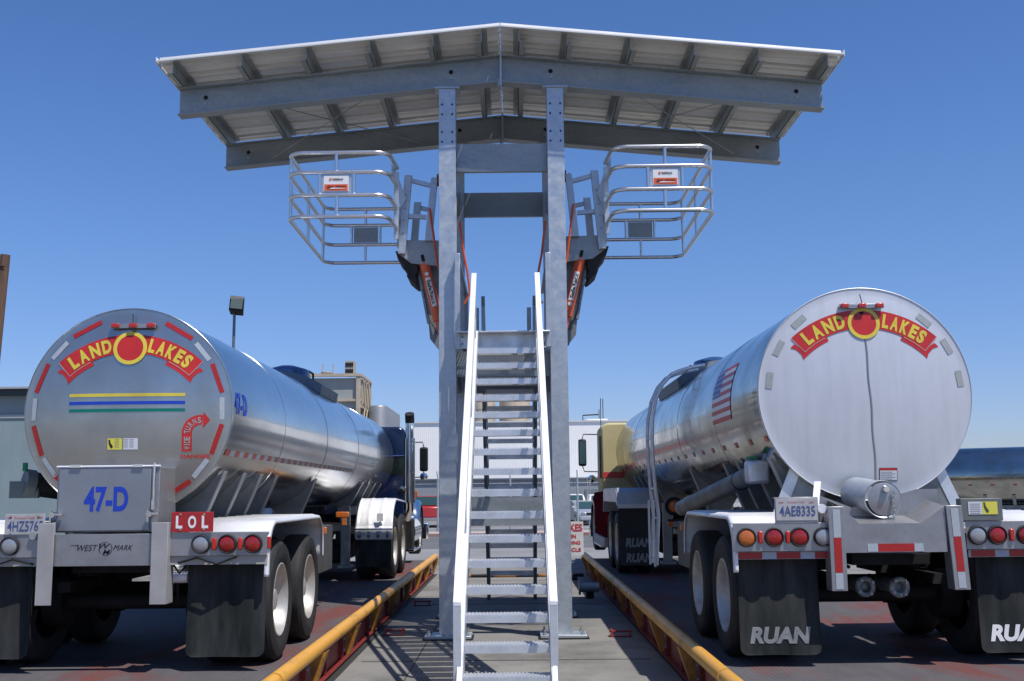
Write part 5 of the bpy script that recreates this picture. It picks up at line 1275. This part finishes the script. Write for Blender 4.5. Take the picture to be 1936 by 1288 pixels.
# ------------------------------------------------------------------ poles
lp_ = thing('light_pole', 'slim pole with a dark square floodlight above the left tanker', 'light pole', (-7.76, 30, 0))
MB().tube([(-7.76, 30, 0), (-7.74, 30, 6.75)], [.055, .04], 12).build('pole', mat('pole grey', (.16, .18, .2), .5, .5), lp_)
hd = MB()
hd.add([(-7.85, 29.78, 6.72), (-7.42, 29.72, 6.66), (-7.38, 29.68, 7.06), (-7.80, 29.76, 7.13), (-7.86, 30.05, 6.62), (-7.50, 30.05, 6.58), (-7.52, 30.05, 7.0), (-7.92, 30.1, 6.9)],
       [(0, 1, 2, 3), (4, 7, 6, 5), (0, 4, 5, 1), (1, 5, 6, 2), (2, 6, 7, 3), (3, 7, 4, 0)])
ho = hd.build('floodlight', blackm, lp_, bevel=.02)
MB().add([(-7.81, 29.755, 6.77), (-7.46, 29.70, 6.72), (-7.42, 29.672, 6.98), (-7.77, 29.74, 7.03)], [(0, 1, 2, 3)]).build('lamp_glass', mat('lamp glass', (.18, .22, .19), .15, 0), ho)
MB().add([(-7.815, 29.75, 7.03), (-7.40, 29.665, 6.985), (-7.385, 29.665, 7.055), (-7.80, 29.745, 7.115)], [(0, 1, 2, 3)]).build('lamp_rim', mat('lamp rim', (.3, .27, .24), .5), ho)
up_ = thing('utility_pole', 'weathered brown wooden pole at the left edge', 'utility pole', (-12.1, 25, 0))
MB().tube([(-12.12, 25, 0), (-12.0, 25, 4.1), (-11.84, 25, 7.25)], [.15, .135, .11], 18).build('pole', wood, up_)
MB().tube([(-11.99, 24.88, 6.95), (-11.78, 24.87, 6.95)], .015, 6).build('bolt', darkm, up_)
MB().tube([(-11.95, 24.9, 6.9), (-12.02, 24.9, 5.6)], .025, 6).build('conduit', mat('green strap', (.0, .2, .08), .6), up_)
# chain link fence posts and wires along the far pavement
fc = thing('wire_fence', 'wire fence with angled barbed wire arms along the parking lot', 'fence', (0, 51, gz(51)))
for x in (-20.2, -16.5, -12.8, -9.1, -5.15 + .0, -3.75 + 0.2, -.2, 2.9, 6.2, 9.9, 13.6, 17.3):
    if x == -5.15: continue
    MB().tube([(x, 51, gz(51)), (x, 51, 2.35)], .045, 8).build('fence_post', galv, fc)
    for s_ in (-1, 1): MB().tube([(x, 51, 2.34), (x + .03 * s_, 51 + s_ * .28, 2.68)], .02, 6).build('fence_arm', galv, fc)
for z in (.05, 2.1, 2.34): MB().tube([(-22, 51, z), (18, 51, z)], .012, 5).build('fence_wire', galvd, fc)

# ------------------------------------------------------------------ parked vehicles
def car(label, cat, x, y, col, kind, rz, group=None, name='parked_car'):
    z0 = gz(y)
    T = thing(name, label, cat, (0, 0, 0), group)
    if kind == 'sedan': L_, w, H_, base, prof = 4.6, .88, 1.42, .2, [(-2.3, .45), (-2.28, .72), (-1.9, .86), (-1.0, .93), (-.35, 1.38), (.65, 1.42), (1.45, .98), (2.1, .92), (2.3, .8), (2.3, .3), (-2.2, .25)]
    elif kind == 'suv': L_, w, H_, base, prof = 5.0, .96, 1.85, .3, [(-2.5, .5), (-2.48, .95), (-2.1, 1.08), (-1.15, 1.15), (-.6, 1.8), (2.3, 1.85), (2.45, 1.15), (2.5, .5), (2.4, .4), (-2.4, .4)]
    else: L_, w, H_, base, prof = 5.6, 1.0, 1.8, .4, [(-2.8, .6), (-2.78, 1.0), (-2.4, 1.12), (-1.2, 1.17), (-.7, 1.75), (.75, 1.8), (1.0, 1.2), (2.8, 1.18), (2.82, .6), (2.7, .5), (-2.7, .5)]
    m = MB(); secs = []
    for k_, (fx, ins) in enumerate(((-1, .10), (-.94, .0), (.94, .0), (1, .10))):
        secs.append([(w * fx * (1 if b < 1.2 else .84), a * (1 - ins * .15), b - (.03 if abs(fx) == 1 else 0)) for a, b in prof])
    n = len(prof); m.add([p for s_ in secs for p in s_], [tuple(range(n)), tuple(range(4 * n - 1, 3 * n - 1, -1))] + [(j * n + i, j * n + (i + 1) % n, (j + 1) * n + (i + 1) % n, (j + 1) * n + i) for j in range(3) for i in range(n)])
    b = m.build('body', col, T, bevel=.05)
    if kind == 'sedan': ws = [(-.98, .97), (-.38, 1.36)]; rw = [(.68, 1.40), (1.42, 1.0)]
    elif kind == 'suv': ws = [(-1.12, 1.2), (-.65, 1.74)]; rw = [(2.33, 1.78), (2.45, 1.22)]
    else: ws = [(-1.18, 1.2), (-.74, 1.70)]; rw = [(.78, 1.75), (1.0, 1.25)]
    for nm, g, sgn in (('windscreen', ws, -1), ('rear_window', rw, 1)):
        (a0, b0), (a1, b1) = g; lo, hi = (w * .80, w * .72) if 1 else 0
        if sgn < 0: q = [(-lo, a0, b0), (lo, a0, b0), (hi, a1, b1), (-hi, a1, b1)]
        else: q = [(-hi, a0, b0), (hi, a0, b0), (lo, a1, b1), (-lo, a1, b1)]
        MB().add([(x_, y_ + sgn * .02, z_ + .015) for x_, y_, z_ in q], [(0, 1, 2, 3)]).build(nm, glasst, T)
    ra = -.3 if kind == 'sedan' else -.55; rb = {'sedan': .75, 'suv': 2.2, 'pickup': .65}[kind]; zb_ = .98 if kind == 'sedan' else 1.22; zt = 1.34 if kind == 'sedan' else 1.68
    for s_ in (-1, 1):
        MB().add([(s_ * w * .90, ra - .45, zb_), (s_ * w * .90, rb + .2, zb_), (s_ * w * .835, rb, zt), (s_ * w * .835, ra, zt)], [(0, 1, 2, 3)]).build('side_window', glasst, T)
        for yy in (-L_ * .31, L_ * .30):
            r_ = .33 if kind == 'sedan' else .39
            wh = MB().lathe([(s_ * (w - .2), r_ * .9), (s_ * (w - .2), r_), (s_ * (w + .0), r_), (s_ * (w + .02), r_ * .9), (s_ * (w + .01), r_ * .6)], 'X', (0, yy, r_), 24).build('tyre', rub, T)
            MB().lathe([(s_ * (w + .012), r_ * .62), (s_ * (w + .0), r_ * .5), (s_ * (w + .01), 0)], 'X', (0, yy, r_), 16).build('rim', chrome, wh)
        MB().box(s_ * w * .62 - .13, s_ * w * .62 + .13, -L_ / 2 - .02, -L_ / 2 + .04, .62 if kind == 'sedan' else .85, .76 if kind == 'sedan' else 1.02).build('headlight', lensw, T, bevel=.02)
        MB().box(s_ * w * .86 - .08, s_ * w * .86 + .08, L_ / 2 - .03, L_ / 2 + .025, .7, 1.0).build('tail_light', lensb, T, bevel=.02)
        MB().box(s_ * (w + .02) - .08, s_ * (w + .02) + .08, ra - .5, ra - .4, zb_ - .02, zb_ + .12).build('wing_mirror', col, T, bevel=.02)
    MB().box(-w * .85, w * .85, -L_ / 2 - .08, -L_ / 2 - .01, .32, .55).build('front_bumper', col if kind == 'sedan' else chrome, T, bevel=.03)
    MB().box(-w * .9, w * .9, L_ / 2 + .0, L_ / 2 + .09, .42, .58).build('rear_bumper', col if kind == 'sedan' else chrome, T, bevel=.03)
    MB().box(-w * .4, w * .4, -L_ / 2 - .02, -L_ / 2 + .02, .6, .74).build('grille', blackm, T)
    T.location = (x, y, z0); T.rotation_euler = (0, 0, R(rz))
    return T
gp = 'vehicles parked across the road'
car('red pickup truck parked nose away beyond the blue truck', 'pickup truck', -5.1, 66, pickred, 'pickup', 180, gp, 'parked_pickup')
car('silver sedan facing the road beside the right column', 'car', 4.3, 67, carsi, 'sedan', 6, gp)
car('beige sedan parked behind the silver sedan', 'car', 3.95, 72.4, cargr, 'sedan', 2, gp)
car('white wagon farthest back beside the right column', 'car', 4.0, 77.2, carwh, 'suv', 0, gp)
car('white pickup truck under a tube rack beyond the maroon truck nose', 'pickup truck', 5.9, 75.9, carwh, 'pickup', 3, gp, 'parked_pickup')
rk = thing('ladder_rack', 'grey tube rack standing over the white pickup', 'ladder rack', (5.8, 77, gz(77)), None)
for x in (5.2, 6.3):
    for y in (76.2, 78.6): MB().tube([(x, y, -.2), (x, y, 2.75)], .035, 6).build('rack_post', galvd, rk)
    MB().tube([(x, 76.1, 2.75), (x, 78.7, 2.75)], .035, 6).build('rack_rail', galvd, rk)
for y in (76.2, 77.4, 78.6): MB().tube([(5.2, y, 2.75), (6.3, y, 2.75)], .03, 6).build('rack_bar', galvd, rk)
for x, w_, lb in ((-3.2, 1.25, 'tan storage tank behind the warehouse, seen left between the upper treads'), (.1, 1.6, 'wider tan storage tank behind the warehouse, seen right between the upper treads')):
    T = thing('storage_tank', lb, 'storage tank', (x, 114, -.25), 'tan storage tanks behind the warehouse')
    MB().lathe([(0, w_), (12.2, w_), (12.5, w_ * .8), (12.6, 0)], 'Z', (x, 114, -.25), 32).build('tank_wall', tan, T)
    MB().lathe([(10.6, w_ + .004), (10.6, w_ + .05), (10.75, w_ + .05), (10.75, w_ + .004)], 'Z', (x, 114, -.25), 32).build('tank_band', mat('seam tan', (.4, .36, .3), .6), T)
